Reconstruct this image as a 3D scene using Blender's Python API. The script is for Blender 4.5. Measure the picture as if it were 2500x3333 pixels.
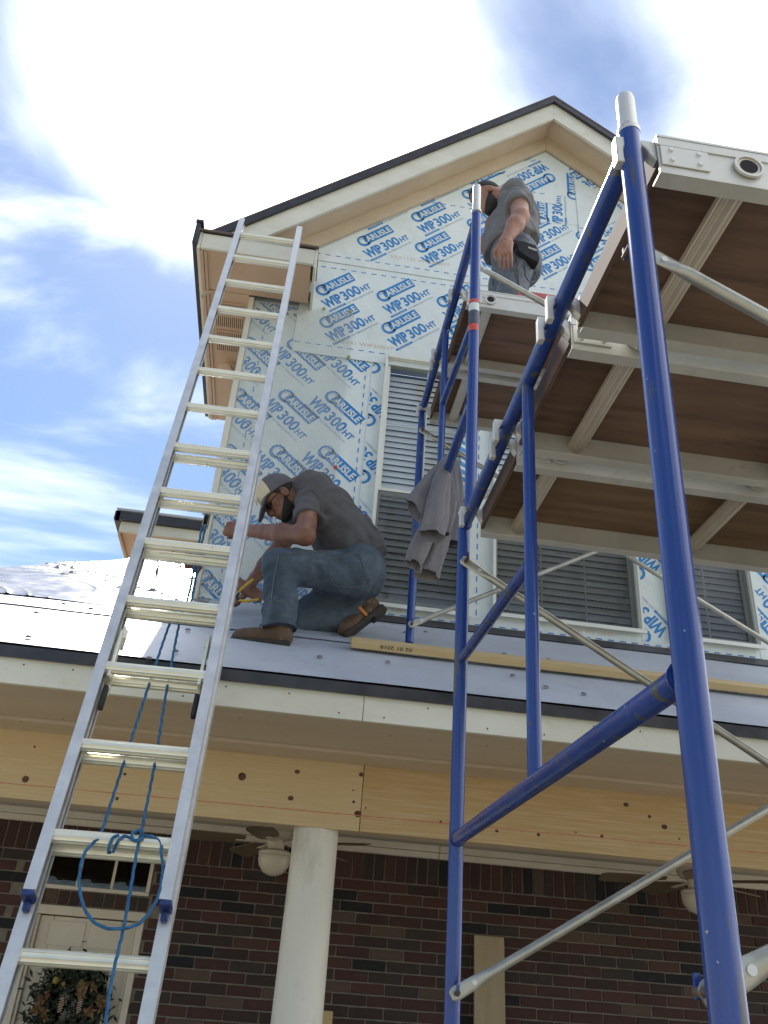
import bpy, bmesh, math, random
import numpy as np
from mathutils import Vector, Matrix
random.seed(7); np.random.seed(7)
sc = bpy.context.scene
for o in list(bpy.data.objects): bpy.data.objects.remove(o)
R = math.radians
H = 1.65                                    # eye height above the ground
# ------------------------------------------------------------------ camera
PIT, YAW, ROL = R(29.713), R(5.601), R(4.491)
FPX, S = 2800.0, 2500/1659
FW = Vector((math.sin(YAW)*math.cos(PIT), math.cos(YAW)*math.cos(PIT), math.sin(PIT)))
_r = Vector((math.cos(YAW), -math.sin(YAW), 0)); _u = _r.cross(FW)
RT = math.cos(ROL)*_r + math.sin(ROL)*_u; UP = -math.sin(ROL)*_r + math.cos(ROL)*_u
cam = bpy.data.cameras.new('camera'); camo = bpy.data.objects.new('camera', cam)
sc.collection.objects.link(camo)
m = Matrix((RT, UP, -FW)).transposed().to_4x4(); m.translation = (0, 0, H); camo.matrix_world = m
cam.sensor_fit = 'VERTICAL'; cam.sensor_height = 36; cam.lens = 36*FPX/3333
cam.clip_start = 0.02; cam.clip_end = 2000
sc.camera = camo
# ------------------------------------------------------------------ sun, sky, exposure
SUN = Vector((-.128, .70, 1.0)).normalized()           # towards the sun
el = math.asin(SUN.z); az = math.atan2(SUN.x, SUN.y)
sl = bpy.data.lights.new('sun', 'SUN'); sl.energy = 3.6; sl.angle = R(.53); sl.color = (1, .95, .88)
so = bpy.data.objects.new('sun', sl); sc.collection.objects.link(so)
so.rotation_euler = (-SUN).to_track_quat('-Z', 'Y').to_euler(); so.location = SUN*40
w = bpy.data.worlds.new('World'); sc.world = w; w.use_nodes = True
nt = w.node_tree; N = nt.nodes; L = nt.links; N.clear()
def nd(tree, t, **k):
    n = tree.nodes.new(t)
    for a, b in k.items():
        if a.startswith('i_'):
            key = a[2:]; n.inputs[int(key) if key.isdigit() else key.replace('_', ' ')].default_value = b
        else: setattr(n, a, b)
    return n
out = nd(nt, 'ShaderNodeOutputWorld'); bg = nd(nt, 'ShaderNodeBackground'); L.new(bg.outputs[0], out.inputs[0])
sky = nd(nt, 'ShaderNodeTexSky', sky_type='NISHITA', sun_disc=False, sun_elevation=el, sun_rotation=az,
         air_density=1.1, dust_density=.25, ozone_density=4.0)
SKY = .055
bg.inputs[1].default_value = SKY
tc = nd(nt, 'ShaderNodeTexCoord'); sep = nd(nt, 'ShaderNodeSeparateXYZ'); L.new(tc.outputs['Generated'], sep.inputs[0])
def mth(op, a, b=None, c=None, clamp=False, tree=nt):
    n = tree.nodes.new('ShaderNodeMath'); n.operation = op; n.use_clamp = clamp
    for i, v in enumerate((a, b, c)):
        if v is None: continue
        if isinstance(v, (int, float)): n.inputs[i].default_value = v
        else: tree.links.new(v, n.inputs[i])
    return n.outputs[0]
zc = mth('ADD', mth('MAXIMUM', sep.outputs[2], 0.0), .12)
cx_ = mth('DIVIDE', sep.outputs[0], zc); cy_ = mth('DIVIDE', sep.outputs[1], zc)
cmb = nd(nt, 'ShaderNodeCombineXYZ'); L.new(cx_, cmb.inputs[0]); L.new(cy_, cmb.inputs[1])
map1 = nd(nt, 'ShaderNodeMapping'); L.new(cmb.outputs[0], map1.inputs[0])
map1.inputs['Location'].default_value = (2.15, 4.05, 0); map1.inputs['Rotation'].default_value = (0, 0, R(28)); map1.inputs['Scale'].default_value = (1.0, .62, 1)
n1 = nd(nt, 'ShaderNodeTexNoise', i_Scale=1.9, i_Detail=7.0, i_Roughness=.50, i_Distortion=.35); L.new(map1.outputs[0], n1.inputs[0])
n2 = nd(nt, 'ShaderNodeTexNoise', i_Scale=.55, i_Detail=2.0, i_Roughness=.5); L.new(map1.outputs[0], n2.inputs[0])
dt = nd(nt, 'ShaderNodeVectorMath', operation='DOT_PRODUCT'); L.new(tc.outputs['Generated'], dt.inputs[0]); dt.inputs[1].default_value = SUN
aur = mth('POWER', mth('MAXIMUM', dt.outputs['Value'], 0.0), 14.0)      # glare through thin cloud around the sun
aur2 = mth('POWER', mth('MAXIMUM', dt.outputs['Value'], 0.0), 70.0)
bank = nd(nt, 'ShaderNodeVectorMath', operation='DOT_PRODUCT'); L.new(tc.outputs['Generated'], bank.inputs[0])
bank.inputs[1].default_value = Vector((.90, .12, .40)).normalized()      # the cloud bank lies to the east and overhead
map2 = nd(nt, 'ShaderNodeMapping'); L.new(cmb.outputs[0], map2.inputs[0])
map2.inputs['Location'].default_value = (.6, 1.3, 0); map2.inputs['Rotation'].default_value = (0, 0, R(20)); map2.inputs['Scale'].default_value = (.6, 1.5, 1)
n3 = nd(nt, 'ShaderNodeTexNoise', i_Scale=1.6, i_Detail=8.0, i_Roughness=.55, i_Distortion=.5); L.new(map2.outputs[0], n3.inputs[0])
wisp = nd(nt, 'ShaderNodeMapRange', interpolation_type='SMOOTHSTEP'); L.new(n3.outputs[0], wisp.inputs[0]); wisp.inputs[1].default_value = .47; wisp.inputs[2].default_value = .76; wisp.inputs[4].default_value = .62
cov = mth('ADD', mth('ADD', mth('MULTIPLY', n1.outputs[0], 1.0), mth('MULTIPLY', n2.outputs[0], .45)),
          mth('ADD', mth('MULTIPLY', aur2, .34), mth('MULTIPLY', bank.outputs['Value'], .55)))
mr = nd(nt, 'ShaderNodeMapRange', interpolation_type='SMOOTHSTEP'); L.new(cov, mr.inputs[0])
mr.inputs[1].default_value = .86; mr.inputs[2].default_value = 1.22
cl = mth('MAXIMUM', mr.outputs[0], wisp.outputs[0])
cb = mth('ADD', mth('ADD', 14.0, mth('MULTIPLY', aur, 11.0)), mth('MULTIPLY', aur2, 24.0))
ccol = nd(nt, 'ShaderNodeVectorMath', operation='SCALE'); ccol.inputs[0].default_value = (.97, .99, 1.03); L.new(cb, ccol.inputs['Scale'])
mx = nd(nt, 'ShaderNodeMixRGB'); L.new(cl, mx.inputs[0]); L.new(sky.outputs[0], mx.inputs[1]); L.new(ccol.outputs[0], mx.inputs[2])
L.new(mx.outputs[0], bg.inputs[0])
sc.view_settings.view_transform = 'Standard'; sc.view_settings.look = 'None'; sc.view_settings.gamma = 1
sc.view_settings.exposure = 1.55
sc.view_settings.use_curve_mapping = False
sc.render.engine = 'CYCLES'
# ------------------------------------------------------------------ helpers
def ray(x, y): return FW + (x*S-1250)/FPX*RT - (y*S-1666.5)/FPX*UP
def at(x, y, Y):
    d = ray(x, y); p = d*(Y/d.y); return Vector((p.x, p.y, p.z+H))
def atX(x, y, X):
    d = ray(x, y); p = d*(X/d.x); return Vector((p.x, p.y, p.z+H))
def atZ(x, y, Z):
    d = ray(x, y); p = d*((Z-H)/d.z); return Vector((p.x, p.y, p.z+H))
def atP(x, y, P0, n):
    d = ray(x, y); o = Vector((0, 0, H)); return o + d*((P0-o).dot(n)/d.dot(n))
def win(ox, oy, k): return lambda x, y, Y: at((ox+x*k)/S, (oy+y*k)/S, Y)
def roofz(Y): return H+1.10+.614*(Y-3.28)
col = sc.collection
BASE = {}
def link(o, parent=None):
    col.objects.link(o)
    if parent is not None:
        o.parent = parent; BASE[o.name] = BASE.get(parent.name, Vector())
    return o
def tag(o, label, cat=None, group=None, kind=None):
    if label: o['label'] = label
    if cat: o['category'] = cat
    if group: o['group'] = group
    if kind: o['kind'] = kind
    return o
def thing(name, label, cat, loc, group=None):
    o = bpy.data.objects.new(name, None); col.objects.link(o); o.empty_display_size = .05
    o.location = loc; BASE[o.name] = Vector(loc)
    return tag(o, label, cat, group)
class MB:
    def __init__(s): s.v = []; s.f = []; s.m = []; s.mi = 0
    def add(s, vs, fs):
        b = len(s.v); s.v += [tuple(v) for v in vs]; s.f += [tuple(i+b for i in f) for f in fs]; s.m += [s.mi]*len(fs); return s
    def box(s, x0, x1, y0, y1, z0, z1):
        return s.add([(x0,y0,z0),(x1,y0,z0),(x1,y1,z0),(x0,y1,z0),(x0,y0,z1),(x1,y0,z1),(x1,y1,z1),(x0,y1,z1)],
                     [(0,3,2,1),(4,5,6,7),(0,1,5,4),(1,2,6,5),(2,3,7,6),(3,0,4,7)])
    def obox(s, c, ax, ay, az, hx, hy, hz):
        c = Vector(c); ax = Vector(ax).normalized(); ay = Vector(ay).normalized(); az = Vector(az).normalized()
        P = [c+ax*(hx*i)+ay*(hy*j)+az*(hz*k) for k in (-1,1) for i, j in ((-1,-1),(1,-1),(1,1),(-1,1))]
        return s.add(P, [(0,3,2,1),(4,5,6,7),(0,1,5,4),(1,2,6,5),(2,3,7,6),(3,0,4,7)])
    def bar(s, a, b, up, wd, ht):
        a = Vector(a); b = Vector(b); d = (b-a); x = d.normalized(); y = Vector(up).cross(x).normalized(); z = x.cross(y)
        return s.obox((a+b)/2, x, y, z, d.length/2, wd/2, ht/2)
    def prism(s, poly, off):
        n = len(poly); off = Vector(off); P = [Vector(p) for p in poly]
        return s.add(P+[p+off for p in P], [tuple(range(n))[::-1], tuple(range(n, 2*n))]+[(i,(i+1)%n,n+(i+1)%n,n+i) for i in range(n)])
    def tube(s, pts, r, n=12, caps=True, mod=None, flat=None):
        pts = [Vector(p) for p in pts]; k = len(pts); rs = r if isinstance(r, (list, tuple)) else [r]*k
        V = []; ref = None; Ltot = 0
        for i, p in enumerate(pts):
            t = (pts[min(i+1,k-1)]-pts[max(i-1,0)]).normalized()
            if ref is None:
                ref = Vector((0,0,1)) if abs(t.z) < .9 else Vector((1,0,0))
            a = (ref - t*ref.dot(t)).normalized(); ref = a; b = t.cross(a)
            if i: Ltot += (p-pts[i-1]).length
            for j in range(n):
                th = 2*math.pi*j/n; rr = rs[i]*(mod(th, Ltot) if mod else 1)
                V.append(p+(a*math.cos(th)+b*math.sin(th))*rr)
        F = [(i*n+j, i*n+(j+1)%n, (i+1)*n+(j+1)%n, (i+1)*n+j) for i in range(k-1) for j in range(n)]
        if caps: F += [tuple(range(n))[::-1], tuple(range((k-1)*n, k*n))]
        return s.add(V, F)
    def lathe(s, c, prof, n=20):
        c = Vector(c); V = []; k = len(prof)
        for r, z in prof:
            for j in range(n):
                th = 2*math.pi*j/n; V.append(c+Vector((r*math.cos(th), r*math.sin(th), z)))
        F = [(i*n+j, i*n+(j+1)%n, (i+1)*n+(j+1)%n, (i+1)*n+j) for i in range(k-1) for j in range(n)]
        return s.add(V, F+[tuple(range(n))[::-1], tuple(range((k-1)*n, k*n))])
    def build(s, name, mat, parent=None, bevel=0, smooth=True, ang=38, seg=1):
        me = bpy.data.meshes.new(name); b = BASE.get(parent.name, Vector()) if parent is not None else Vector()
        me.from_pydata([(v[0]-b.x, v[1]-b.y, v[2]-b.z) for v in s.v], [], s.f)
        mats = mat if isinstance(mat, (list, tuple)) else [mat]
        for mm in mats: me.materials.append(mm)
        if len(mats) > 1: me.polygons.foreach_set('material_index', s.m)
        bm = bmesh.new(); bm.from_mesh(me); bmesh.ops.recalc_face_normals(bm, faces=bm.faces)
        if bevel: bmesh.ops.bevel(bm, geom=list(bm.edges), offset=bevel, segments=seg, affect='EDGES', clamp_overlap=True)
        bm.to_mesh(me); bm.free()
        if smooth: me.shade_smooth(); me.set_sharp_from_angle(angle=R(ang))
        o = bpy.data.objects.new(name, me); return link(o, parent)
def spline(pts, n=8):
    P = [Vector(p) for p in pts]; Q = [P[0]*2-P[1]]+P+[P[-1]*2-P[-2]]; o = []
    for i in range(1, len(Q)-2):
        for k in range(n):
            t = k/n; a, b, c, d = Q[i-1], Q[i], Q[i+1], Q[i+2]
            o.append(.5*((2*b)+(c-a)*t+(2*a-5*b+4*c-d)*t*t+(3*b-a-3*c+d)*t**3))
    return o+[P[-1]]
# ------------------------------------------------------------------ materials
MT = {}
def M(name, c1, c2=None, scale=6., rough=.6, metal=0., bump=0., bscale=None, stretch=(1,1,1), detail=5., lo=.35, hi=.65,
      c3=None, s3=40., lo3=.62, hi3=.7, rvar=0., spec=.5, coat=0., bdist=.01):
    m = bpy.data.materials.new(name); m.use_nodes = True; t = m.node_tree; p = t.nodes['Principled BSDF']
    p.inputs['Roughness'].default_value = rough; p.inputs['Metallic'].default_value = metal
    p.inputs['Specular IOR Level'].default_value = spec; p.inputs['Coat Weight'].default_value = coat
    tc = nd(t, 'ShaderNodeTexCoord'); mp = nd(t, 'ShaderNodeMapping'); t.links.new(tc.outputs['Object'], mp.inputs[0]); mp.inputs['Scale'].default_value = stretch
    n = nd(t, 'ShaderNodeTexNoise', i_Scale=scale, i_Detail=detail, i_Roughness=.6); t.links.new(mp.outputs[0], n.inputs[0])
    c = None
    if c2:
        r = nd(t, 'ShaderNodeValToRGB'); e = r.color_ramp.elements; e[0].position = lo; e[1].position = hi
        e[0].color = (*c1, 1); e[1].color = (*c2, 1); t.links.new(n.outputs[0], r.inputs[0]); c = r.outputs[0]
    if c3:
        n3 = nd(t, 'ShaderNodeTexNoise', i_Scale=s3, i_Detail=6., i_Roughness=.65); t.links.new(mp.outputs[0], n3.inputs[0])
        r3 = nd(t, 'ShaderNodeMapRange'); t.links.new(n3.outputs[0], r3.inputs[0]); r3.inputs[1].default_value = lo3; r3.inputs[2].default_value = hi3
        x = nd(t, 'ShaderNodeMixRGB'); t.links.new(r3.outputs[0], x.inputs[0])
        if c: t.links.new(c, x.inputs[1])
        else: x.inputs[1].default_value = (*c1, 1)
        x.inputs[2].default_value = (*c3, 1); c = x.outputs[0]
    if c: t.links.new(c, p.inputs['Base Color'])
    else: p.inputs['Base Color'].default_value = (*c1, 1)
    if rvar:
        rr = nd(t, 'ShaderNodeMapRange'); t.links.new(n.outputs[0], rr.inputs[0]); rr.inputs[1].default_value = .3; rr.inputs[2].default_value = .7
        rr.inputs[3].default_value = max(0, rough-rvar); rr.inputs[4].default_value = rough+rvar; t.links.new(rr.outputs[0], p.inputs['Roughness'])
    if bump:
        nb = nd(t, 'ShaderNodeTexNoise', i_Scale=bscale or scale*4, i_Detail=5.); t.links.new(mp.outputs[0], nb.inputs[0])
        b = nd(t, 'ShaderNodeBump', i_Strength=bump, i_Distance=bdist); t.links.new(nb.outputs[0], b.inputs['Height']); t.links.new(b.outputs[0], p.inputs['Normal'])
    MT[name] = m; return m
def pine_mat(name, c1, c2, c3, axis_scale=(1.0, 9, 9), ring=5., seed=0.):
    m = bpy.data.materials.new(name); m.use_nodes = True; t = m.node_tree; p = t.nodes['Principled BSDF']; p.inputs['Roughness'].default_value = .62
    tc = nd(t, 'ShaderNodeTexCoord'); mp = nd(t, 'ShaderNodeMapping'); t.links.new(tc.outputs['Object'], mp.inputs[0]); mp.inputs['Scale'].default_value = axis_scale; mp.inputs['Location'].default_value = (seed, seed*2, seed*.7)
    nb = nd(t, 'ShaderNodeTexNoise', i_Scale=.75, i_Detail=2., i_Roughness=.4); t.links.new(mp.outputs[0], nb.inputs[0])
    f = mth('FRACT', mth('MULTIPLY', nb.outputs[0], ring*3), tree=t); f = mth('ABSOLUTE', mth('SUBTRACT', f, .5, tree=t), tree=t)
    r = nd(t, 'ShaderNodeValToRGB'); e = r.color_ramp.elements; e[0].position = .02; e[1].position = .42; e[0].color = (*c2, 1); e[1].color = (*c1, 1); t.links.new(f, r.inputs[0])
    mp2 = nd(t, 'ShaderNodeMapping'); t.links.new(tc.outputs['Object'], mp2.inputs[0]); mp2.inputs['Scale'].default_value = (axis_scale[0]*1.5, axis_scale[1]*6, axis_scale[2]*6)
    n2 = nd(t, 'ShaderNodeTexNoise', i_Scale=3., i_Detail=6.); t.links.new(mp2.outputs[0], n2.inputs[0])
    x = nd(t, 'ShaderNodeMixRGB', blend_type='MIX'); r2 = nd(t, 'ShaderNodeMapRange'); t.links.new(n2.outputs[0], r2.inputs[0]); r2.inputs[1].default_value = .45; r2.inputs[2].default_value = .8; r2.inputs[4].default_value = .6
    t.links.new(r2.outputs[0], x.inputs[0]); t.links.new(r.outputs[0], x.inputs[1]); x.inputs[2].default_value = (*c3, 1); t.links.new(x.outputs[0], p.inputs['Base Color'])
    b = nd(t, 'ShaderNodeBump', i_Strength=.15, i_Distance=.004); t.links.new(n2.outputs[0], b.inputs['Height']); t.links.new(b.outputs[0], p.inputs['Normal'])
    MT[name] = m; return m
M('wrap', (.69,.755,.735), (.77,.82,.80), 1.1, .42, bump=.8, bscale=6., c3=(.60,.66,.64), s3=5., lo3=.5, hi3=.9, bdist=.02)
M('wrap_edge', (.30,.33,.32), (.4,.43,.42), 8, .6)
M('print_blue', (.022,.20,.53), (.036,.25,.58), 30, .5)
M('print_white', (.71,.75,.70), rough=.5)
M('print_pale', (.30,.42,.55), rough=.5)
M('print_orange', (.66,.50,.36), (.66,.58,.48), 60, .6)
M('print_black', (.02,.02,.02), (.25,.2,.1), 120, .7, lo=.5, hi=.75)
M('lath', (.52,.57,.54), (.60,.64,.61), 20, .5)
M('trim', (.60,.58,.47), (.68,.66,.56), 5, .55, bump=.1, c3=(.42,.38,.28), s3=14, lo3=.62, hi3=.85)
M('fascia', (.62,.60,.49), (.70,.69,.60), 3, .55, bump=.1, c3=(.38,.36,.26), s3=7, lo3=.62, hi3=.9, stretch=(1,1,2.5))
M('tan', (.52,.36,.24), (.58,.41,.28), 3, .6, bump=.12, c3=(.42,.28,.18), s3=16, lo3=.65, hi3=.9)
M('soffit', (.56,.45,.325), (.62,.51,.38), 2.5, .65, bump=.12, c3=(.40,.31,.215), s3=9, lo3=.6, hi3=.9, stretch=(.4,2,2))
M('frieze', (.54,.44,.31), (.60,.50,.37), 4, .6, bump=.1, c3=(.38,.29,.19), s3=12, lo3=.62, hi3=.9)
M('black_metal', (.025,.024,.028), (.045,.043,.05), 8, .38, rvar=.1)
M('shingle', (.10,.075,.06), (.16,.12,.10), 60, .9, bump=.4)
M('membrane', (.39,.42,.47), (.48,.51,.56), 1.6, .45, bump=.25, bscale=4, c3=(.29,.31,.35), s3=10, lo3=.56, hi3=.85, bdist=.03)
M('foil', (.15,.15,.155), (.22,.22,.23), 9, .20, metal=.0, rvar=.05, spec=.5)
M('cap_nail', (.12,.13,.15), (.2,.21,.23), 20, .5)
pine_mat('pine', (.68,.55,.34), (.61,.46,.25), (.74,.62,.42), ring=3.2)
pine_mat('pine2', (.70,.57,.36), (.52,.36,.17), (.74,.62,.42), ring=5.5, seed=3.3, axis_scale=(.8, 7, 7))
pine_mat('lumber', (.60,.46,.24), (.52,.38,.18), (.68,.55,.32), axis_scale=(1., 12, 12), seed=7.)
M('knot', (.045,.016,.010), (.17,.065,.032), 38, .6)
M('chalk', (.55,.10,.08), (.60,.30,.18), 60, .8)
M('ceiling', (.42,.37,.32), (.48,.43,.37), 3, .7)
M('white_trim', (.66,.60,.50), (.72,.67,.58), 4, .55, c3=(.45,.38,.28), s3=15, lo3=.62, hi3=.85)
M('column', (.70,.68,.59), (.79,.77,.69), 3, .5, bump=.12, c3=(.30,.28,.22), s3=6, lo3=.50, hi3=.85, stretch=(1,1,.4))
M('mortar', (.17,.145,.12), (.23,.20,.165), 14, .9, bump=.5, bscale=90)
M('vinyl', (.72,.73,.66), (.78,.79,.72), 6, .35)
M('slat', (.74,.74,.72), (.80,.80,.78), 8, .5)
M('hollow_dark', (.012,.012,.014), rough=.9)  # near-black colour stands in for the shade of unlit interiors and tube bores
M('alu', (.58,.585,.58), (.68,.685,.68), 14, .40, metal=.55, rvar=.1, bump=.05, c3=(.38,.38,.38), s3=30, lo3=.6, hi3=.85)
M('rung_alu', (.74,.72,.58), (.82,.80,.66), 10, .34, metal=.5, rvar=.08)
M('plank_alu', (.54,.54,.50), (.64,.64,.60), 5, .48, metal=.35, rvar=.1, c3=(.34,.30,.24), s3=9, lo3=.58, hi3=.85)
M('plank_tube', (.50,.44,.36), (.58,.52,.44), 8, .45, metal=.4, c3=(.3,.22,.15), s3=14, lo3=.6, hi3=.85)
M('ply', (.135,.080,.056), (.215,.132,.092), 3, .8, bump=.15, bscale=30, stretch=(.5,4,4), c3=(.075,.047,.036), s3=5, lo3=.5, hi3=.8)
M('ply_edge', (.085,.052,.038), (.12,.075,.055), 6, .85)
M('ply_gold', (.15,.092,.052), (.23,.145,.08), 3, .75, bump=.2, bscale=30, stretch=(.5,5,5), c3=(.10,.055,.032), s3=4, lo3=.5, hi3=.8)
def paint_mat():
    m = M('blue_paint', (.012,.042,.205), (.024,.064,.29), 6, .25, rvar=.09, stretch=(1,1,.10), c3=(.085,.085,.07), s3=24, lo3=.565, hi3=.64, bump=.06, bscale=60, coat=.15)
    t = m.node_tree; p = t.nodes['Principled BSDF']; src = p.inputs['Base Color'].links[0].from_socket
    tc = nd(t, 'ShaderNodeTexCoord'); n = nd(t, 'ShaderNodeTexNoise', i_Scale=75., i_Detail=3., i_Roughness=.5); t.links.new(tc.outputs['Object'], n.inputs[0])
    r = nd(t, 'ShaderNodeMapRange'); t.links.new(n.outputs[0], r.inputs[0]); r.inputs[1].default_value = .735; r.inputs[2].default_value = .77
    x = nd(t, 'ShaderNodeMixRGB'); t.links.new(r.outputs[0], x.inputs[0]); t.links.new(src, x.inputs[1]); x.inputs[2].default_value = (.36,.38,.42,1)
    n2 = nd(t, 'ShaderNodeTexNoise', i_Scale=38., i_Detail=4., i_Roughness=.6); t.links.new(tc.outputs['Object'], n2.inputs[0])
    r2 = nd(t, 'ShaderNodeMapRange'); t.links.new(n2.outputs[0], r2.inputs[0]); r2.inputs[1].default_value = .70; r2.inputs[2].default_value = .74
    y = nd(t, 'ShaderNodeMixRGB'); t.links.new(r2.outputs[0], y.inputs[0]); t.links.new(x.outputs[0], y.inputs[1]); y.inputs[2].default_value = (.15,.065,.03,1); t.links.new(y.outputs[0], p.inputs['Base Color'])
paint_mat()
M('galv', (.36,.35,.30), (.50,.49,.43), 12, .38, metal=.75, rvar=.12, c3=(.30,.22,.14), s3=16, lo3=.62, hi3=.80)
M('pin_steel', (.60,.60,.58), (.68,.68,.66), 10, .45, metal=.35, c3=(.22,.10,.06), s3=20, lo3=.62, hi3=.72)
M('rust', (.06,.045,.04), (.13,.075,.05), 30, .8, bump=.3)
M('rubber', (.015,.015,.016), rough=.7)
M('blue_plastic', (.012,.03,.13), (.02,.045,.17), 20, .4)
M('rope', (.012,.085,.20), (.025,.14,.29), 60, .65)
M('shirt', (.080,.076,.080), (.112,.108,.112), 9, .85, bump=.75, bscale=9, bdist=.03)
M('shirt2', (.15,.145,.15), (.19,.185,.19), 9, .85, bump=.75, bscale=9, bdist=.03)
M('jeans', (.045,.068,.092), (.082,.112,.142), 5, .9, bump=.9, bscale=11, c3=(.15,.185,.215), s3=8, lo3=.53, hi3=.8, bdist=.035)
M('jeans2', (.10,.12,.15), (.17,.19,.215), 6, .85, bump=.8, bscale=12, c3=(.05,.055,.06), s3=18, lo3=.55, hi3=.75, bdist=.03)
M('seam', (.075,.09,.10), (.13,.145,.15), 60, .8)
M('skin1', (.17,.070,.040), (.26,.12,.070), 14, .5, bump=.2, bscale=90, c3=(.11,.045,.028), s3=40, lo3=.52, hi3=.8)
M('skin2', (.29,.14,.092), (.39,.205,.142), 14, .5, bump=.2, bscale=90, c3=(.20,.095,.065), s3=40, lo3=.52, hi3=.8)
M('hair', (.012,.009,.008), (.025,.02,.017), 90, .7, bump=.5, bscale=160)
M('cap_grey', (.10,.095,.105), (.125,.12,.13), 30, .8, bump=.1, bscale=120)
M('cap_beige', (.58,.48,.32), (.64,.54,.38), 30, .8)
M('boot', (.06,.034,.018), (.13,.075,.038), 9, .7, bump=.3, c3=(.26,.175,.10), s3=13, lo3=.54, hi3=.66)
M('sole', (.022,.02,.018), (.05,.04,.03), 20, .8, bump=.3)
M('orange', (.62,.20,.05), rough=.6)
M('black_cloth', (.012,.013,.018), (.022,.023,.03), 14, .85, bump=.2)
M('white_plastic', (.75,.73,.66), rough=.5)
M('yellow', (.60,.38,.05), (.68,.46,.09), 40, .5)
M('towel', (.145,.142,.155), (.205,.198,.212), 5, .95, bump=.4, bscale=120, c3=(.21,.18,.165), s3=4, lo3=.52, hi3=.8)
M('brown_cloth', (.075,.03,.02), (.14,.06,.04), 12, .9, bump=.4)
M('red_metal', (.42,.08,.08), (.48,.11,.10), 12, .5, c3=(.62,.50,.36), s3=12, lo3=.66, hi3=.7)
M('fan_white', (.58,.52,.42), (.64,.58,.48), 6, .5, c3=(.34,.28,.2), s3=10, lo3=.6, hi3=.85)
M('fan_blade', (.14,.10,.06), (.19,.145,.09), 5, .5, stretch=(1,8,8))
M('globe', (.60,.55,.44), (.66,.61,.5), 6, .3)
M('door', (.60,.53,.42), (.66,.60,.49), 4, .5, c3=(.42,.35,.26), s3=10, lo3=.62, hi3=.9)
M('leaf_dark', (.014,.026,.014), (.03,.045,.02), 40, .7)
M('leaf_gold', (.20,.13,.06), (.28,.20,.10), 30, .6)
M('leaf_brown', (.19,.10,.05), (.26,.155,.085), 30, .6)
M('gold', (.50,.34,.09), (.58,.42,.14), 20, .3, metal=.6)
M('cone', (.28,.18,.10), (.5,.4,.28), 60, .7)
M('card', (.36,.28,.17), (.42,.33,.21), 5, .8, bump=.1, stretch=(4,4,.5))
M('decal_red', (.55,.07,.05), (.62,.2,.14), 50, .5, lo=.5, hi=.8)
M('decal_white', (.62,.68,.64), (.2,.25,.25), 60, .5, lo=.6, hi=.75)
M('decal_dark', (.03,.035,.06), (.12,.12,.16), 150, .5)
M('button_green', (.30,.36,.16), rough=.5)
M('button_red', (.55,.05,.04), rough=.5)
M('lens', (.01,.01,.012), rough=.1)
M('ground', (.17,.155,.125), (.23,.21,.17), 1.5, .95, c3=(.10,.115,.06), s3=3, lo3=.5, hi3=.7)
M('bark', (.09,.065,.05), (.15,.11,.085), 20, .9, bump=.5)
M('leaves', (.12,.17,.03), (.22,.26,.06), 3, .6)
def brick_mat():
    m = bpy.data.materials.new('brick'); m.use_nodes = True; t = m.node_tree; p = t.nodes['Principled BSDF']; p.inputs['Roughness'].default_value = .85
    oi = nd(t, 'ShaderNodeObjectInfo'); g = nd(t, 'ShaderNodeNewGeometry')
    f = mth('FRACT', mth('ADD', oi.outputs['Random'], g.outputs['Random Per Island'], tree=t), tree=t)
    r = nd(t, 'ShaderNodeValToRGB'); r.color_ramp.interpolation = 'CONSTANT'; e = r.color_ramp.elements
    cols = [(0,(.060,.026,.022)),(.26,(.074,.031,.025)),(.48,(.042,.024,.021)),(.66,(.013,.013,.016)),(.76,(.042,.031,.026)),(.90,(.095,.062,.044)),(.95,(.080,.037,.027))]
    e[0].color = (*cols[0][1], 1); e[1].position = cols[1][0]; e[1].color = (*cols[1][1], 1)
    for q, c in cols[2:]: x = e.new(q); x.color = (*c, 1)
    t.links.new(f, r.inputs[0])
    tc = nd(t, 'ShaderNodeTexCoord'); n = nd(t, 'ShaderNodeTexNoise', noise_dimensions='4D', i_Scale=22., i_Detail=7., i_Roughness=.7); t.links.new(tc.outputs['Object'], n.inputs[0]); t.links.new(mth('MULTIPLY', f, 40., tree=t), n.inputs['W'])
    mr = nd(t, 'ShaderNodeMapRange'); t.links.new(n.outputs[0], mr.inputs[0]); mr.inputs[1].default_value = .56; mr.inputs[2].default_value = .85; mr.inputs[4].default_value = .55
    x = nd(t, 'ShaderNodeMixRGB'); t.links.new(mr.outputs[0], x.inputs[0]); t.links.new(r.outputs[0], x.inputs[1]); x.inputs[2].default_value = (.13,.10,.08,1); t.links.new(x.outputs[0], p.inputs['Base Color'])
    b = nd(t, 'ShaderNodeBump', i_Strength=.6, i_Distance=.004); t.links.new(n.outputs[0], b.inputs['Height']); t.links.new(b.outputs[0], p.inputs['Normal'])
    MT['brick'] = m
brick_mat()
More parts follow.
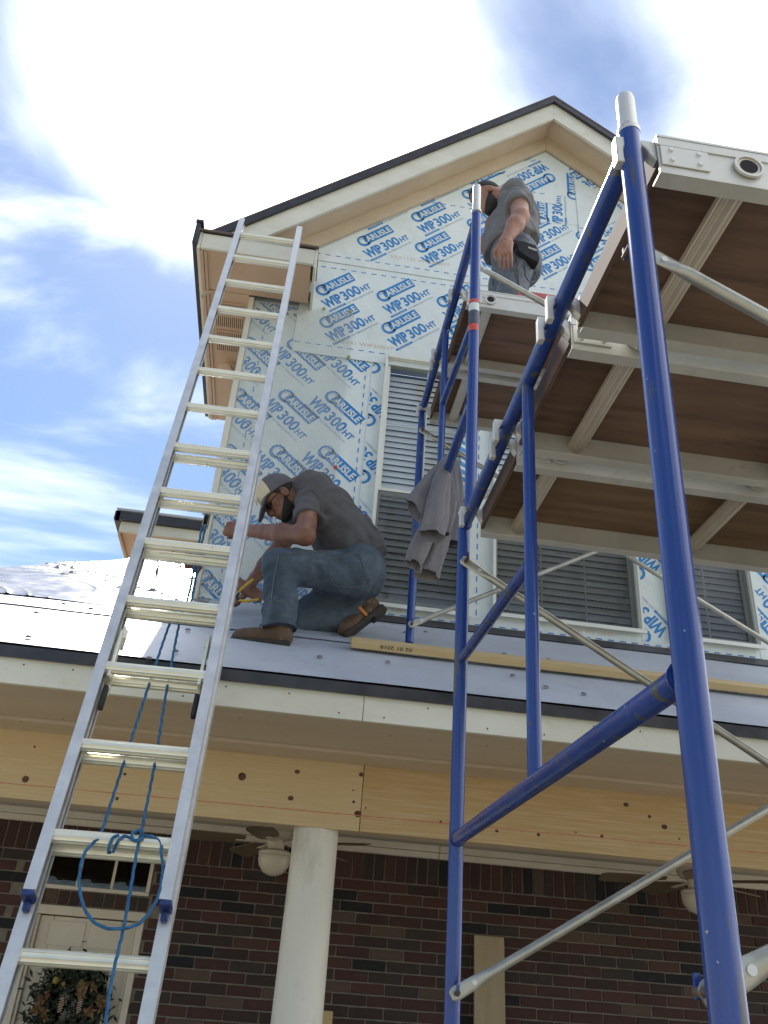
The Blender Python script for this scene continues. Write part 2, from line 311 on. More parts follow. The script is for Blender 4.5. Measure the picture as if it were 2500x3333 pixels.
def glass_mat(name, tint, refl, base=.0):
    m = bpy.data.materials.new(name); m.use_nodes = True; t = m.node_tree; t.nodes.clear()
    o = nd(t, 'ShaderNodeOutputMaterial'); tr = nd(t, 'ShaderNodeBsdfTransparent'); tr.inputs[0].default_value = (*tint, 1)
    gl = nd(t, 'ShaderNodeBsdfGlossy'); gl.inputs['Roughness'].default_value = .0; fr = nd(t, 'ShaderNodeLayerWeight', i_Blend=.5)
    fa = mth('MULTIPLY_ADD', mth('POWER', fr.outputs['Facing'], 4.0, tree=t), refl, base, clamp=True, tree=t)
    nz = nd(t, 'ShaderNodeTexNoise', i_Scale=1.6, i_Detail=1.); bp = nd(t, 'ShaderNodeBump', i_Strength=.06, i_Distance=.02); t.links.new(nz.outputs[0], bp.inputs['Height']); t.links.new(bp.outputs[0], gl.inputs['Normal'])
    mx = nd(t, 'ShaderNodeMixShader'); t.links.new(fa, mx.inputs[0]); t.links.new(tr.outputs[0], mx.inputs[1]); t.links.new(gl.outputs[0], mx.inputs[2]); t.links.new(mx.outputs[0], o.inputs[0])
    MT[name] = m
glass_mat('glass', (.95,.98,.98), .9, .16)
glass_mat('glass_dark', (.5,.52,.52), .8, .05)
def screen_mat():
    m = bpy.data.materials.new('screen'); m.use_nodes = True; t = m.node_tree; t.nodes.clear()
    o = nd(t, 'ShaderNodeOutputMaterial'); tr = nd(t, 'ShaderNodeBsdfTransparent'); df = nd(t, 'ShaderNodeBsdfDiffuse'); df.inputs[0].default_value = (.05,.052,.055,1)
    mx = nd(t, 'ShaderNodeMixShader'); mx.inputs[0].default_value = .5; t.links.new(tr.outputs[0], mx.inputs[1]); t.links.new(df.outputs[0], mx.inputs[2]); t.links.new(mx.outputs[0], o.inputs[0]); MT['screen'] = m
screen_mat()
# ------------------------------------------------------------------ distance-field bodies (continuous surfaces)
def A3(p): return np.array(p, dtype=np.float32)
def f_cap(P, a, b, ra, rb=None):
    a = A3(a); b = A3(b); rb = ra if rb is None else rb; d = b-a; t = np.clip(((P-a)@d)/max(1e-9, float(d@d)), 0, 1)
    return np.linalg.norm(P-(a+t[:, None]*d), axis=1)-(ra+t*(rb-ra))
def f_ell(P, c, axes, r):
    q = (P-A3(c))@np.array([list(Vector(a).normalized()) for a in axes], dtype=np.float32).T; r = A3(r)
    k0 = np.linalg.norm(q/r, axis=1); k1 = np.linalg.norm(q/(r*r), axis=1)+1e-6; return k0*(k0-1)/k1
def f_rbox(P, c, axes, h, rd):
    q = np.abs((P-A3(c))@np.array([list(Vector(a).normalized()) for a in axes], dtype=np.float32).T)-(A3(h)-rd)
    return np.linalg.norm(np.maximum(q, 0), axis=1)+np.minimum(q.max(axis=1), 0)-rd
def f_pl(P, c, n): return (P-A3(c))@A3(Vector(n).normalized())          # >0 on the n side
def smin(ds, k):
    d = ds[0]
    for e in ds[1:]:
        h = np.clip(.5+.5*(e-d)/k, 0, 1); d = e*(1-h)+d*h-k*h*(1-h)
    return d
def wob(P, s, a, ph=0.):
    return a*(np.sin(P[:,0]*s+ph+1.7*np.sin(P[:,2]*s*.6))*np.sin(P[:,2]*s*.8+ph*1.3+P[:,1]*s*.5))
def nets(name, fn, lo, hi, h, mat, parent):
    lo = A3(lo); hi = A3(hi); B = 5; nb = np.ceil((hi-lo)/(h*B)).astype(int); n = nb*B
    bi = np.stack(np.meshgrid(*[np.arange(k) for k in nb], indexing='ij'), -1).reshape(-1, 3)
    cen = (lo+h*(bi*B+(B-1)/2)).astype(np.float32); dc = fn(cen)
    V = np.repeat(np.repeat(np.repeat(dc.reshape(nb), B, 0), B, 1), B, 2).astype(np.float32)
    near = bi[np.abs(dc) < h*B*1.9+.012]                       # only blocks close to the surface are sampled finely
    off = np.stack(np.meshgrid(*[np.arange(B)]*3, indexing='ij'), -1).reshape(-1, 3)
    I = (near[:, None, :]*B+off[None]).reshape(-1, 3); G = (lo+h*I).astype(np.float32)
    V[tuple(I.T)] = np.concatenate([fn(g) for g in np.array_split(G, max(1, len(G)//200000))])
    inside = V < 0; c = n-1
    cs = [(i,j,k) for i in (0,1) for j in (0,1) for k in (0,1)]
    sl = lambda A, i, j, k: A[i:i+c[0], j:j+c[1], k:k+c[2]]
    cnt = sum(sl(inside, *q).astype(int) for q in cs); act = (cnt > 0) & (cnt < 8)
    acc = np.zeros((*c, 3), np.float32); num = np.zeros(c, np.float32)
    for a in cs:
        for ax_ in range(3):
            if a[ax_]: continue
            b = list(a); b[ax_] = 1
            va = sl(V, *a); vb = sl(V, *b); cr = (va < 0) != (vb < 0)
            t = np.where(cr, va/np.where(cr, va-vb, 1), 0)
            for d in range(3):
                acc[..., d] += np.where(cr, a[d]+(t if d == ax_ else 0), 0)
            num += cr
    idx = -np.ones(c, int); idx[act] = np.arange(act.sum()); ii = np.argwhere(act)
    pts = lo+h*(ii+acc[act]/num[act][:, None])
    F = []
    for ax_ in range(3):
        u, v = [(1,2),(2,0),(0,1)][ax_]
        a = [slice(1, n[d]-1) for d in range(3)]; a[ax_] = slice(0, n[ax_]-1); b = list(a); b[ax_] = slice(1, n[ax_])
        A_ = inside[tuple(a)]; B_ = inside[tuple(b)]; e = np.argwhere(A_ != B_)
        if not len(e): continue
        flip = A_[tuple(e.T)]; g = e.copy(); g[:, u] += 1; g[:, v] += 1
        def cell(du, dv):
            q = g.copy(); q[:, u] -= du; q[:, v] -= dv; return idx[tuple(q.T)]
        Q = np.stack([cell(1,1), cell(0,1), cell(0,0), cell(1,0)], 1); Q[~flip] = Q[~flip][:, ::-1]; F.append(Q)
    F = np.concatenate(F); F = F[(F >= 0).all(1)]
    b = BASE.get(parent.name, Vector()) if parent is not None else Vector()
    me = bpy.data.meshes.new(name); me.from_pydata((pts-A3(b)).tolist(), [], F.tolist()); me.materials.append(mat); me.shade_smooth()
    o = bpy.data.objects.new(name, me); return link(o, parent)
# ------------------------------------------------------------------ lettering (flat print)
def text2d(s, size=1., off=0., xs=1., shear=0.):
    cu = bpy.data.curves.new('t', 'FONT'); cu.body = s; cu.size = size; cu.offset = off; cu.shear = shear; cu.resolution_u = 3
    o = bpy.data.objects.new('t', cu); col.objects.link(o); bpy.context.view_layer.update()
    me = bpy.data.meshes.new_from_object(o.evaluated_get(bpy.context.evaluated_depsgraph_get()))
    V = [(v.co.x*xs, v.co.y) for v in me.vertices]; F = [tuple(p.vertices) for p in me.polygons]
    bpy.data.objects.remove(o); bpy.data.curves.remove(cu); bpy.data.meshes.remove(me); return V, F
def fit(t, x, y, w, h):
    V, F = t; x0 = min(v[0] for v in V); x1 = max(v[0] for v in V); y0 = min(v[1] for v in V); y1 = max(v[1] for v in V)
    return [(x+(a-x0)/(x1-x0)*w, y+(b-y0)/(y1-y0)*h) for a, b in V], F
rect = lambda x0, y0, x1, y1, sh=0: ([(x0, y0), (x1, y0), (x1+sh, y1), (x0+sh, y1)], [(0, 1, 2, 3)])
# logo drawn in metres; origin at the left foot of the upper word; layers: (material, lift, shape)
LOGO = [(0, 0, rect(.040, .0, .278, .080, .004)),
        (0, 0, fit(text2d('C', 1, .06), -.012, -.012, .078, .098)),
        (1, 1, fit(text2d('C', 1, -.012), .004, .008, .052, .062)),
        (1, 1, fit(text2d('ARLISLE', 1, .028), .058, .014, .212, .050)),
        (0, 0, fit(text2d('WIP', 1, .042), -.035, -.112, .136, .082)),
        (0, 0, fit(text2d('300', 1, .026), .112, -.112, .140, .080)),
        (0, 0, fit(text2d('HT', 1, .03), .262, -.105, .072, .044)),
        (0, 0, rect(-.035, -.140, .098, -.124)), (1, 1, fit(text2d('WATER & ICE', 1, .0), -.02, -.136, .10, .008)),
        (2, 0, fit(text2d('HIGH TEMPERATURE PROTECTION', 1, .01), .108, -.140, .215, .012))]
LOGO = [(a, b, ([(x*1.08-.004, y*1.10) for x, y in V], F)) for a, b, (V, F) in LOGO]
def print_piece(name, shapes, poly, y, parent, kind=None):
    """flat print on one sheet, clipped to the sheet's outline; shapes = (verts2d, faces, map, material, lift)"""
    bm = bmesh.new()
    for V, F, f, mi, lift in shapes:
        vs = [bm.verts.new((f(a, b)[0], y-.0012-.0009*lift, f(a, b)[1])) for a, b in V]
        for q in F:
            try: bm.faces.new([vs[i] for i in q]).material_index = mi
            except ValueError: pass
    c = Vector((sum(p[0] for p in poly)/len(poly), 0, sum(p[1] for p in poly)/len(poly)+H))
    for i in range(len(poly)):
        a = Vector((poly[i][0], 0, poly[i][1]+H)); b = Vector((poly[(i+1)%len(poly)][0], 0, poly[(i+1)%len(poly)][1]+H))
        n = (b-a).cross(Vector((0, 1, 0))).normalized()
        if (c-a).dot(n) > 0: n = -n
        a = a-n*.004
        if not len(bm.verts) or max((v.co-a).dot(n) for v in bm.verts) <= 0: continue
        bmesh.ops.bisect_plane(bm, geom=list(bm.verts)+list(bm.edges)+list(bm.faces), plane_co=a, plane_no=n, clear_outer=True)
    if len(bm.faces) < 2: bm.free(); return
    me = bpy.data.meshes.new(name); bm.transform(Matrix.Translation(-BASE[parent.name])); bm.to_mesh(me); bm.free()
    for k in ('print_blue', 'print_white', 'print_pale', 'print_orange'): me.materials.append(MT[k])
    o = link(bpy.data.objects.new(name, me), parent)
    if kind: o['kind'] = kind
def xf(x, z, a):
    ca, sa = math.cos(R(a)), math.sin(R(a)); return lambda p, q: (x+p*ca-q*sa, z+H+p*sa+q*ca)
def print_sheet(logos, dashes, poly, y, parent, stamps=()):
    for (x, z, a) in logos: print_piece('printed_logo', [(V, F, xf(x, z, a), mi, lift) for mi, lift, (V, F) in LOGO], poly, y, parent)
    for (x0, z0, x1, z1) in dashes:
        d = Vector((x1-x0, z1-z0)); n = int(d.length/.0735); an = math.degrees(math.atan2(d.y, d.x)); d.normalize()
        print_piece('dashed_line', [(*rect(0, -.0035, .038, .0035), xf(x0+d.x*i*.0735, z0+d.y*i*.0735, an), 0, 0) for i in range(n)], poly, y, parent, 'stuff')
    for (txt, x, z, wd, ht, a) in stamps: print_piece('batch_stamp', [(*fit(text2d(txt, 1, .0), 0, 0, wd, ht), xf(x, z, a), 3, 0)], poly, y, parent)
# ================================================================== ground
g = MB(); g.add([(-900,-900,0),(900,-900,0),(900,900,0),(-900,900,0)], [(0,1,2,3)])
tag(g.build('ground', MT['ground']), 'bare lawn around the house', kind='structure')
# ================================================================== house
house = thing('house', 'two storey house with brick porch and gable wrapped in white printed underlayment', 'house', (.5, 5.7, 0))
YB = 5.70
def part(name, mat, f, parent=house, bevel=0, label=None, kind=None, smooth=True, ang=38):
    b = MB(); f(b); o = b.build(name, MT[mat] if isinstance(mat, str) else mat, parent, bevel, smooth, ang)
    if label: o['label'] = label
    if kind: o['kind'] = kind
    return o
# ---- brick wall of the porch
CH = .0615; X0B = .479; Z0B = .686+H
wall = part('brick_wall', 'mortar', lambda b: (b.box(-3.2, -1.31, YB+.007, YB+.2, 0, H+.9), b.box(-.655, 4.6, YB+.007, YB+.2, 0, H+.9),
            b.box(-1.31, -.655, YB+.007, YB+.2, H+.68, H+.9), b.box(-1.31, -.655, YB+.007, YB+.2, H+.372, H+.458)))
def brick_mesh(lx, ly, lz, seed):
    rnd = random.Random(seed); bm = bmesh.new(); bmesh.ops.create_cube(bm, size=1)
    for v in bm.verts: v.co = Vector((v.co.x*lx, v.co.y*ly, v.co.z*lz))+Vector((rnd.uniform(-1,1)*.0018, rnd.uniform(-1,1)*.0012, rnd.uniform(-1,1)*.0018))
    bmesh.ops.bevel(bm, geom=list(bm.edges), offset=.0028, segments=1, affect='EDGES')
    me = bpy.data.meshes.new('brick'); bm.to_mesh(me); bm.free(); me.materials.append(MT['brick']); return me
BM = [brick_mesh(.1935, .05, .0525, i) for i in range(6)]; BS = [brick_mesh(.058, .05, .192, 10+i) for i in range(4)]
BH = [brick_mesh(.058, .05, .074, 20+i) for i in range(3)]; BHALF = [brick_mesh(.092, .05, .0525, 30+i) for i in range(3)]
bricks = []
for c in range(1, 38):
    z = Z0B-c*CH
    if z < .05: break
    for i in range(-18, 22):
        x = X0B+(i+.5+(.5 if c % 2 == 0 else 0))*.2032
        if x < -3.1 or x > 4.5: continue
        x0, x1 = x-.1, x+.1
        if z < H+.70 and x1 > -1.30 and x0 < -.66:
            if z > H+.372 and z < H+.46: continue
            if x0 < -1.31-.05: bricks.append((BHALF, -1.31-.051, z)) if -1.31-x0 > .08 else None
            elif x1 > -.655+.05: bricks.append((BHALF, -.655+.051, z)) if x1+.655 > .08 else None
            continue
        bricks.append((BM, x, z))
for i in range(-50, 62):
    x = .30+i*.0677
    if -3.1 < x < 4.5: bricks.append((BS, x, H+.656+.1))
for i in range(10): bricks.append((BH, -1.31+.035+i*.0655, H+.415))
bricks.sort(key=lambda q: (q[2] < H-.28, -2.0 > q[1] or q[1] > 2.9, (q[1]-.4)**2+(q[2]-H-.3)**2))
rest = MB()
wl = BASE[wall.name]
for k, (ms, x, z) in enumerate(bricks):
    me = random.choice(ms); y = YB+.024+random.uniform(-.002, .002)
    if k < 300:
        o = bpy.data.objects.new('brick', me); link(o, wall); o.location = (x-wl.x, y-wl.y, z-wl.z); o.rotation_euler = (0, random.uniform(-.006, .006), 0)
    else:
        rest.add([(v.co.x+x, v.co.y+y, v.co.z+z) for v in me.vertices], [tuple(p.vertices) for p in me.polygons])
r_ = rest.build('brick', MT['brick'], wall, smooth=False); r_['kind'] = 'stuff'
# ---- porch ceiling, crown, beam, column
part('porch_ceiling', 'ceiling', lambda b: b.box(-3.2, 4.6, 4.22, YB, H+.888, H+.91))
def crown(b):
    for (y0, z0, z1) in ((5.665, .812, .848), (5.645, .850, .888)): b.box(-3.2, 1.07, y0, YB+.006, H+z0, H+z1); b.box(1.073, 4.6, y0, YB+.006, H+z0, H+z1)
part('crown_moulding', 'white_trim', crown, bevel=.003)
part('porch_beam', 'soffit', lambda b: b.box(-3.2, 4.6, 4.062, 4.20, H+.672, H+.99))
for x0, x1, mt in ((-3.2, .396, 'pine'), (.399, 4.6, 'pine2')):
    bo = part('beam_board', mt, lambda b: b.box(x0, x1, 4.04, 4.06, H+.664, H+.968), bevel=.0015)
    pts = [(55,1683,9,1),(523,1677,11,1),(642,1667,6,1),(628,1724,6.5,1),(270,1672,4,1),(253,1725,5,1),(780,1673,6,1),(763,1707,2.5,1),(764,1732,4,1),(773,1758,9,1),(75,1613,3,1)] if x1 < 1 else \
          [(790,1745,2.5,0),(952,1775,3.5,0),(1073,1795,4,0),(1163,1803,5,0),(1300,1806,4,0),(1352,1738,6,0),(1403,1764,5,0),(1435,1786,7,0),(1467,1812,3,0),(1244,1798,2.5,0)]
    for (vx, vy, r, _) in pts:
        p = at(vx, vy, 4.04); rr = r/1659*2500/2800*4.3*.70
        b = MB(); n = 14; asp = random.uniform(.85, 1.45)
        V = [(p.x+rr*asp*math.cos(2*math.pi*i/n)*(1+.12*random.random()), 4.0388, p.z+rr*.95*math.sin(2*math.pi*i/n)*(1+.12*random.random())) for i in range(n)]
        b.prism(V, (0, .002, 0)); b.build('knot', MT['knot'], bo, smooth=False)
a_, b_ = at(0, 1692, 4.04), at(1659, 1841, 4.04)
part('chalk_line', 'chalk', lambda b: b.add([(a_.x-.6,4.0386,a_.z-.0018),(b_.x+.8,4.0386,b_.z-.0018),(b_.x+.8,4.0386,b_.z+.0018),(a_.x-.6,4.0386,a_.z+.0018)], [(0,1,2,3)]))
def colm(b):
    pr = [(.109,0),(.109,H-.6),(.107,H-.1),(.1035,H+.4),(.102,H+.671)]
    b.lathe((.211, 4.15, 0), pr, 40)
part('porch_column', 'column', colm)
# ---- eave soffit, fascia, drip edge, roof deck
for (y0, y1, dz) in ((3.30, 3.486, .0), (3.500, 3.836, .012), (3.85, 4.038, .0)):
    part('soffit_board', 'soffit', lambda b: b.box(-3.2, 4.6, y0, y1, H+.955+dz, H+.972+dz), bevel=.002)
for x0, x1 in ((-3.2, .30), (.302, 4.6)): part('fascia_board', 'fascia', lambda b: b.box(x0, x1, 3.276, 3.298, H+.943, H+1.06), bevel=.002)
for k in range(26):
    x = -2.0+k*.2+random.uniform(-.05, .05)
    z = H+random.choice((.965, 1.02)); MB().tube([(x, 3.2765, z), (x, 3.2745, z)], .0035, 8).build('nail_head', MT['rust'], house)
    y = random.choice((3.33, 3.46, 3.53, 3.81, 3.88)); zz_ = H+(.967 if 3.5 < y < 3.84 else .955); MB().tube([(x+.06, y, zz_+.001), (x+.06, y, zz_-.0015)], .004, 8).build('nail_head', MT['rust'], house)
V, F = fit(text2d('. d npc', 1, .02), 0, 0, .085, .022); c_ = atZ(1232, 1702, H+.9545)
b = MB(); b.add([(c_.x+p, c_.y+.01-q, H+.9542) for p, q in V], F); b.build('pencil_mark', MT['print_black'], house, smooth=False)
def drip(b):
    poly = [(3.262, 1.040), (3.268, 1.040), (3.268, 1.080), (3.30, 1.080+.614*.03), (3.30, 1.085+.614*.03), (3.262, 1.085)]
    b.prism([(-3.2, y, z+H) for y, z in poly], (7.8, 0, 0))
part('drip_edge', 'black_metal', drip)
HIP = [(-2.52, 3.27), (-1.29, 5.84), (-.60, 7.28)]
def deck(b):
    P = [(-2.52, 3.285), (4.6, 3.285), (4.6, 4.66), (-.56, 4.66), (-.56, 7.28), (-.60, 7.28)]
    V = [(x, y, roofz(y)-.012) for x, y in P]; b.prism(V, (0, 0, -.02))
    b.add([(-2.52,3.29,roofz(3.29)-.02),(-1.29,5.84,roofz(5.84)-.02),(-.6,7.28,roofz(7.28)-.02),(-3.6,7.28,H+.9),(-3.3,3.4,H+.9)], [(0,1,2,3,4)])
part('porch_roof_deck', 'ply', deck, smooth=False)
def sheet(name, mat, P, lift, amp, nx=60, ny=24, crease=0):
    """membrane laid on the roof as a slightly uneven sheet: P = four (x, y) corners"""
    V = []; c = [Vector(p) for p in P]
    for j in range(ny+1):
        for i in range(nx+1):
            u, v = i/nx, j/ny; q = (c[0]*(1-u)+c[1]*u)*(1-v)+(c[3]*(1-u)+c[2]*u)*v
            h = amp*(math.sin(q.x*5.1+q.y*2)+.6*math.sin(q.x*11.3-q.y*7)+.5*math.sin(q.y*17+q.x*3))
            if crease:
                for (k, a, s, ph) in ((1, 1.2, 17, .3), (1, .7, 25, 1.9), (1, 2.0, 21, 4.1), (1, 1.5, 34, 2.2)):
                    w_ = math.sin((q.x*math.cos(a)+q.y*math.sin(a))*s+ph+2.3*math.sin(q.x*6.3+ph)+1.9*math.sin(q.y*7.7+ph*2))
                    h += crease*(1-abs(w_))**5*max(0, math.sin(q.x*4.7+q.y*5.3+ph*3))
            V.append((q.x, q.y, roofz(q.y)+lift+h))
    b = MB(); b.add(V, [(j*(nx+1)+i, j*(nx+1)+i+1, (j+1)*(nx+1)+i+1, (j+1)*(nx+1)+i) for j in range(ny) for i in range(nx)])
    return b.build(name, MT[mat], house, ang=60)
mem1 = sheet('roof_membrane', 'membrane', [(-2.52, 3.268), (4.6, 3.268), (4.6, 3.98), (-2.18, 3.98)], .004, .0008, 120, 10)
mem2 = sheet('roof_membrane', 'membrane', [(-2.2, 3.915), (4.6, 3.915), (4.6, 4.64), (-1.88, 4.62)], .011, .0012, 120, 14)
foil = sheet('foil_underlayment', 'foil', [(-2.10, 4.08), (-.50, 4.13), (-.50, 7.2), (-.64, 7.2)], .016, .003, 190, 260, .012)
for k, (vx, vy) in enumerate([(77,1329),(137,1310),(195,1320),(248,1326),(475,1334),(458,1338),(545,1368),(405,1366),(378,1413),(520,1380),(722,1378),(1005,1363),(838,1436),(875,1371),(920,1370),(950,1350),
        (1150,1428),(1185,1430),(1285,1457),(1310,1463),(1375,1468),(1180,1490),(1090,1418),(1262,1505),(1505,1485),(1590,1500),(320,1429),(60,1382),(690,1425),(1108,1465),(1400,1530)]):
    d = ray(vx, vy); t = (1.10-.614*3.28)/(d.z-.614*d.y); p = d*t; z = roofz(p.y)
    n = Vector((0, -.614, 1)).normalized(); c = Vector((p.x, p.y, z+.016)); b = MB()
    b.tube([c-n*.004, c+n*.0, c+n*.004], [.013, .0125, .007], 10); b.build('cap_nail', MT['cap_nail'], mem2)
# ---- upper wall core with window openings
YW = 4.60
WIN = [(.385, .985, 2.005, 3.853), (1.142, 2.055, 2.03, 3.853), (2.235, 2.800, 2.02, 3.853)]
AP = (1.57, 6.30); SLL, SLR = .862, .757
def rk(x): return AP[1]-(AP[0]-x)*SLL if x < AP[0] else AP[1]-(x-AP[0])*SLR
def core(b):
    y0, y1 = YW+.012, YW+.16
    xs = [-.57, .385, .985, 1.142, 2.055, 2.235, 2.80, 3.75]
    b.box(-.57, 3.75, y0, y1, H+1.75, H+2.004); b.box(-.57, 3.75, y0, y1, H+3.854, H+4.2)
    for i in (0, 2, 4, 6): b.box(xs[i], xs[i+1], y0, y1, H+2.004, H+3.854)
    b.prism([(-.57, y0, H+4.2), (3.75, y0, H+4.2), (3.75, y0, H+rk(3.75)), (AP[0], y0, H+AP[1]), (-.57, y0, H+rk(-.57))], (0, .148, 0))
    b.box(-.57, -.45, y1, 6.2, H+2.0, H+4.2); b.box(3.63, 3.75, y1, 6.2, H+1.2, H+4.2)
    b.box(-.45, 3.63, 6.05, 6.2, H+1.2, H+4.6)
part('gable_wall', 'wrap_edge', core, smooth=False)
# ---- wrap sheets and their print
def wrap(poly, lift, logos=(), dashes=(), stamps=(), label=None, curl=0):
    y = YW+.010-lift
    b = MB(); b.prism([(x, y, z+H) for x, z in poly], (0, .002, 0))
    o = b.build('wrap_sheet', MT['wrap'], house, smooth=False)
    if label: o['label'] = label
    if logos or dashes or stamps: print_sheet(logos, dashes, poly, y, o, stamps)
    return o
# tall sheet at the corner, words running down to the right
lg = [(-.305+.304*i, 2.973+.042*i+.44*j, -41) for i in range(-1, 2) for j in range(-3, 4)]
wrap([(-.568, 1.93), (.30, 1.93), (.30, 4.2), (-.568, 4.2)], .002, lg, [(-.462, 1.95, -.474, 4.19), (.258, 1.95, .252, 3.80)], [('RE1141 WIP300HT', -.40, 3.0, .3, .03, 97)])
# sheet under the window strip
wrap([(.24, 1.935), (3.74, 1.935), (3.74, 2.06), (.24, 2.06)], .005, [], [(.30, 1.965, 3.7, 1.965)], [('WA1141 WIP300HT', 1.55, 1.99, .33, .028, 0), ('1:39', .545, 2.0-.012, .055, .02, 0)])
# strips beside and between the windows
wrap([(.292, 2.0), (.384, 2.0), (.384, 3.86), (.292, 3.86)], .007, [(.352, 2.44+.44*i, 135) for i in range(-1, 4)])
wrap([(.985, 2.0), (1.142, 2.0), (1.142, 3.86), (.985, 3.86)], .007, [], [(1.043, 2.02, 1.043, 3.8)])
wrap([(2.056, 1.98), (2.234, 1.98), (2.234, 3.86), (2.056, 3.86)], .007, [(2.115, 2.02+.42*i, 133) for i in range(5)])
wrap([(2.801, 1.95), (3.74, 1.95), (3.74, 3.86), (2.801, 3.86)], .007, [(3.0+.33*k, 2.10+.42*i+.1*k, 130) for i in range(4) for k in range(3)])
# broad sheet above the windows
lg = [(-.109+.437*i+.056*j, 4.332+.030*i-.293*j, 41) for i in range(0, 9) for j in range(0, 2)]
wrap([(-.262, 3.80), (3.74, 3.80), (3.74, 4.70), (-.262, 4.70)], .010, lg, [(-.22, 4.612, 3.7, 4.612), (-.255, 3.885, 3.7, 3.885)], [('WA1141 WIP300HT', -.02, 3.925, .45, .03, 0), ('WA1141 WIP300HT', .72, 3.925, .45, .03, 0)])
# gable sheet
lg = [(.143+.437*i+.047*j, 4.873+.026*i-.318*j, 42) for i in range(0, 6) for j in range(-4, 1)]
wrap([(-.25, 4.665), (3.4, 4.665), (3.4, 4.90), (AP[0], AP[1]), (-.25, rk(-.25))], .0155, lg, [(-.2, 4.73, 3.4, 4.73), (.05, 5.46, 2.4, 5.46)], [('WA1141 WIP300HT', .35, 4.80, .45, .03, 0)])
# patches near the ridge: one upside down, two turned on their side
zt = win(1700, 480, 320/1475)
pz = lambda x, y: (zt(x, y, YW).x, zt(x, y, YW).z-H)
A1 = pz(505, 868); A2 = pz(515, 495)
wrap([(.98, A1[1]), A1, A2, (AP[0]+.04, AP[1]-.05), (.98, rk(.98))], .021, [(pz(395, 430)[0], pz(395, 430)[1]+.02, 222), (pz(395, 430)[0]-.42, pz(395, 430)[1]+.02, 222), (pz(395, 430)[0]-.05, pz(395, 430)[1]+.34, 222)], [(A1[0]-.5, pz(505, 742)[1], A1[0]-.03, pz(505, 742)[1])])
B0 = pz(210, 1178); B1 = pz(838, 1178); B2 = pz(770, 470)
wrap([(B0[0]-.35, B0[1]), B1, B2, pz(560, 300), (B0[0]-.35, pz(560, 300)[1])], .018, [(pz(385, 1130)[0], pz(385, 1130)[1]-.02, 90), (pz(385, 1130)[0]+.40, pz(385, 1130)[1]-.34, 90), (pz(780, 780)[0]+.03, pz(780, 780)[1], 90)], [])
C0 = pz(852, 1345); C1 = pz(770, 480)
wrap([C0, (C0[0]+.75, C0[1]), (C0[0]+.75, rk(C0[0]+.75)), (C1[0], C1[1])], .024, [(C0[0]+.52, C0[1]+.22, 222), (C0[0]+.55, C0[1]+.62, 222)], [(C0[0]+.0, C0[1]+.09, C0[0]+.7, C0[1]+.09)])
# diamond mesh fixed over the corner sheet
def lath(b):
    x0, x1, z0, z1 = -.562, .133, H+1.955, H+4.195; y = YW-.012; s = .0165; wd = .0011
    for sg in (1, -1):
        k = .62*sg
        for i in range(-160, 300):
            # line x = xa + t, z = za + t/k
            za = z0+i*s*1.6
            t0, t1 = (z0-za)*abs(k), (z1-za)*abs(k)
            lo, hi = max(0, t0), min(x1-x0, t1)
            if hi-lo < .004: continue
            xx = (lambda t: x0+t) if sg > 0 else (lambda t: x1-t)
            zz = lambda t: za+t/abs(k)
            if not (math.isfinite(lo)): continue
            p = Vector((xx(lo), y, zz(lo))); q = Vector((xx(hi), y, zz(hi))); d = (q-p).normalized(); n = Vector((-d.z, 0, d.x))*wd
            b.add([p-n, q-n, q+n, p+n], [(0,1,2,3)])
o = part('lath_mesh', 'lath', lath, smooth=False, kind='stuff')
for (vx, vy, mt) in ((700,666,'button_green'),(753,770,'button_green'),(757,672,'button_green'),(538,889,'button_red'),(725,1009,'button_red')):
    p = at(vx, vy, YW-.016); b = MB(); b.tube([p+Vector((0,.006,0)), p, p-Vector((0,.004,0))], [.013, .013, .008], 12); b.build('cap_button', MT[mt], house)
part('corner_trim', 'trim', lambda b: b.box(-.606, -.570, YW-.03, YW+.05, H+1.83, H+4.198), bevel=.003)
part('base_gap_shadow', 'black_metal', lambda b: b.prism([(.2, YW-.004, H+1.955), (.2, YW-.06, roofz(YW-.06)+.02), (.2, YW-.055, roofz(YW-.06)+.016), (.2, YW+.004, H+1.945)], (3.5, 0, 0)))  # black strip drawn for the shadowed gap under the wrap, no real flashing
# loose curled strip of wrap beside the first window
def curl(b):
    P = [at(1000, 858, 4.40), at(990, 880, 4.45), at(1002, 905, 4.52), at(1000, 950, 4.55), at(1003, 1000, 4.57), at(1000, 1045, 4.575)]; P = spline(P, 6); w_ = [.030+.004*math.sin(i) for i in range(len(P))]
    V = []
    for p, q in zip(P, w_): V += [p+Vector((-q, -.02, 0)), p+Vector((q*.6, .02, 0))]
    b.add(V, [(2*i, 2*i+1, 2*i+3, 2*i+2) for i in range(len(P)-1)])
    n0 = len(P)
    for i in range(8, n0-1, 2):
        b.mi = 1; b.add([V[2*i]+Vector((0,-.003,0)), V[2*i+1]+Vector((0,-.003,0)), V[2*i+3]+Vector((0,-.003,0)), V[2*i+2]+Vector((0,-.003,-.01))], [(0,1,2,3)])
b = MB(); curl(b); o = b.build('loose_wrap_strip', [MT['wrap'], MT['print_blue']], house); o['label'] = 'loose curled wrap strip with blue print'
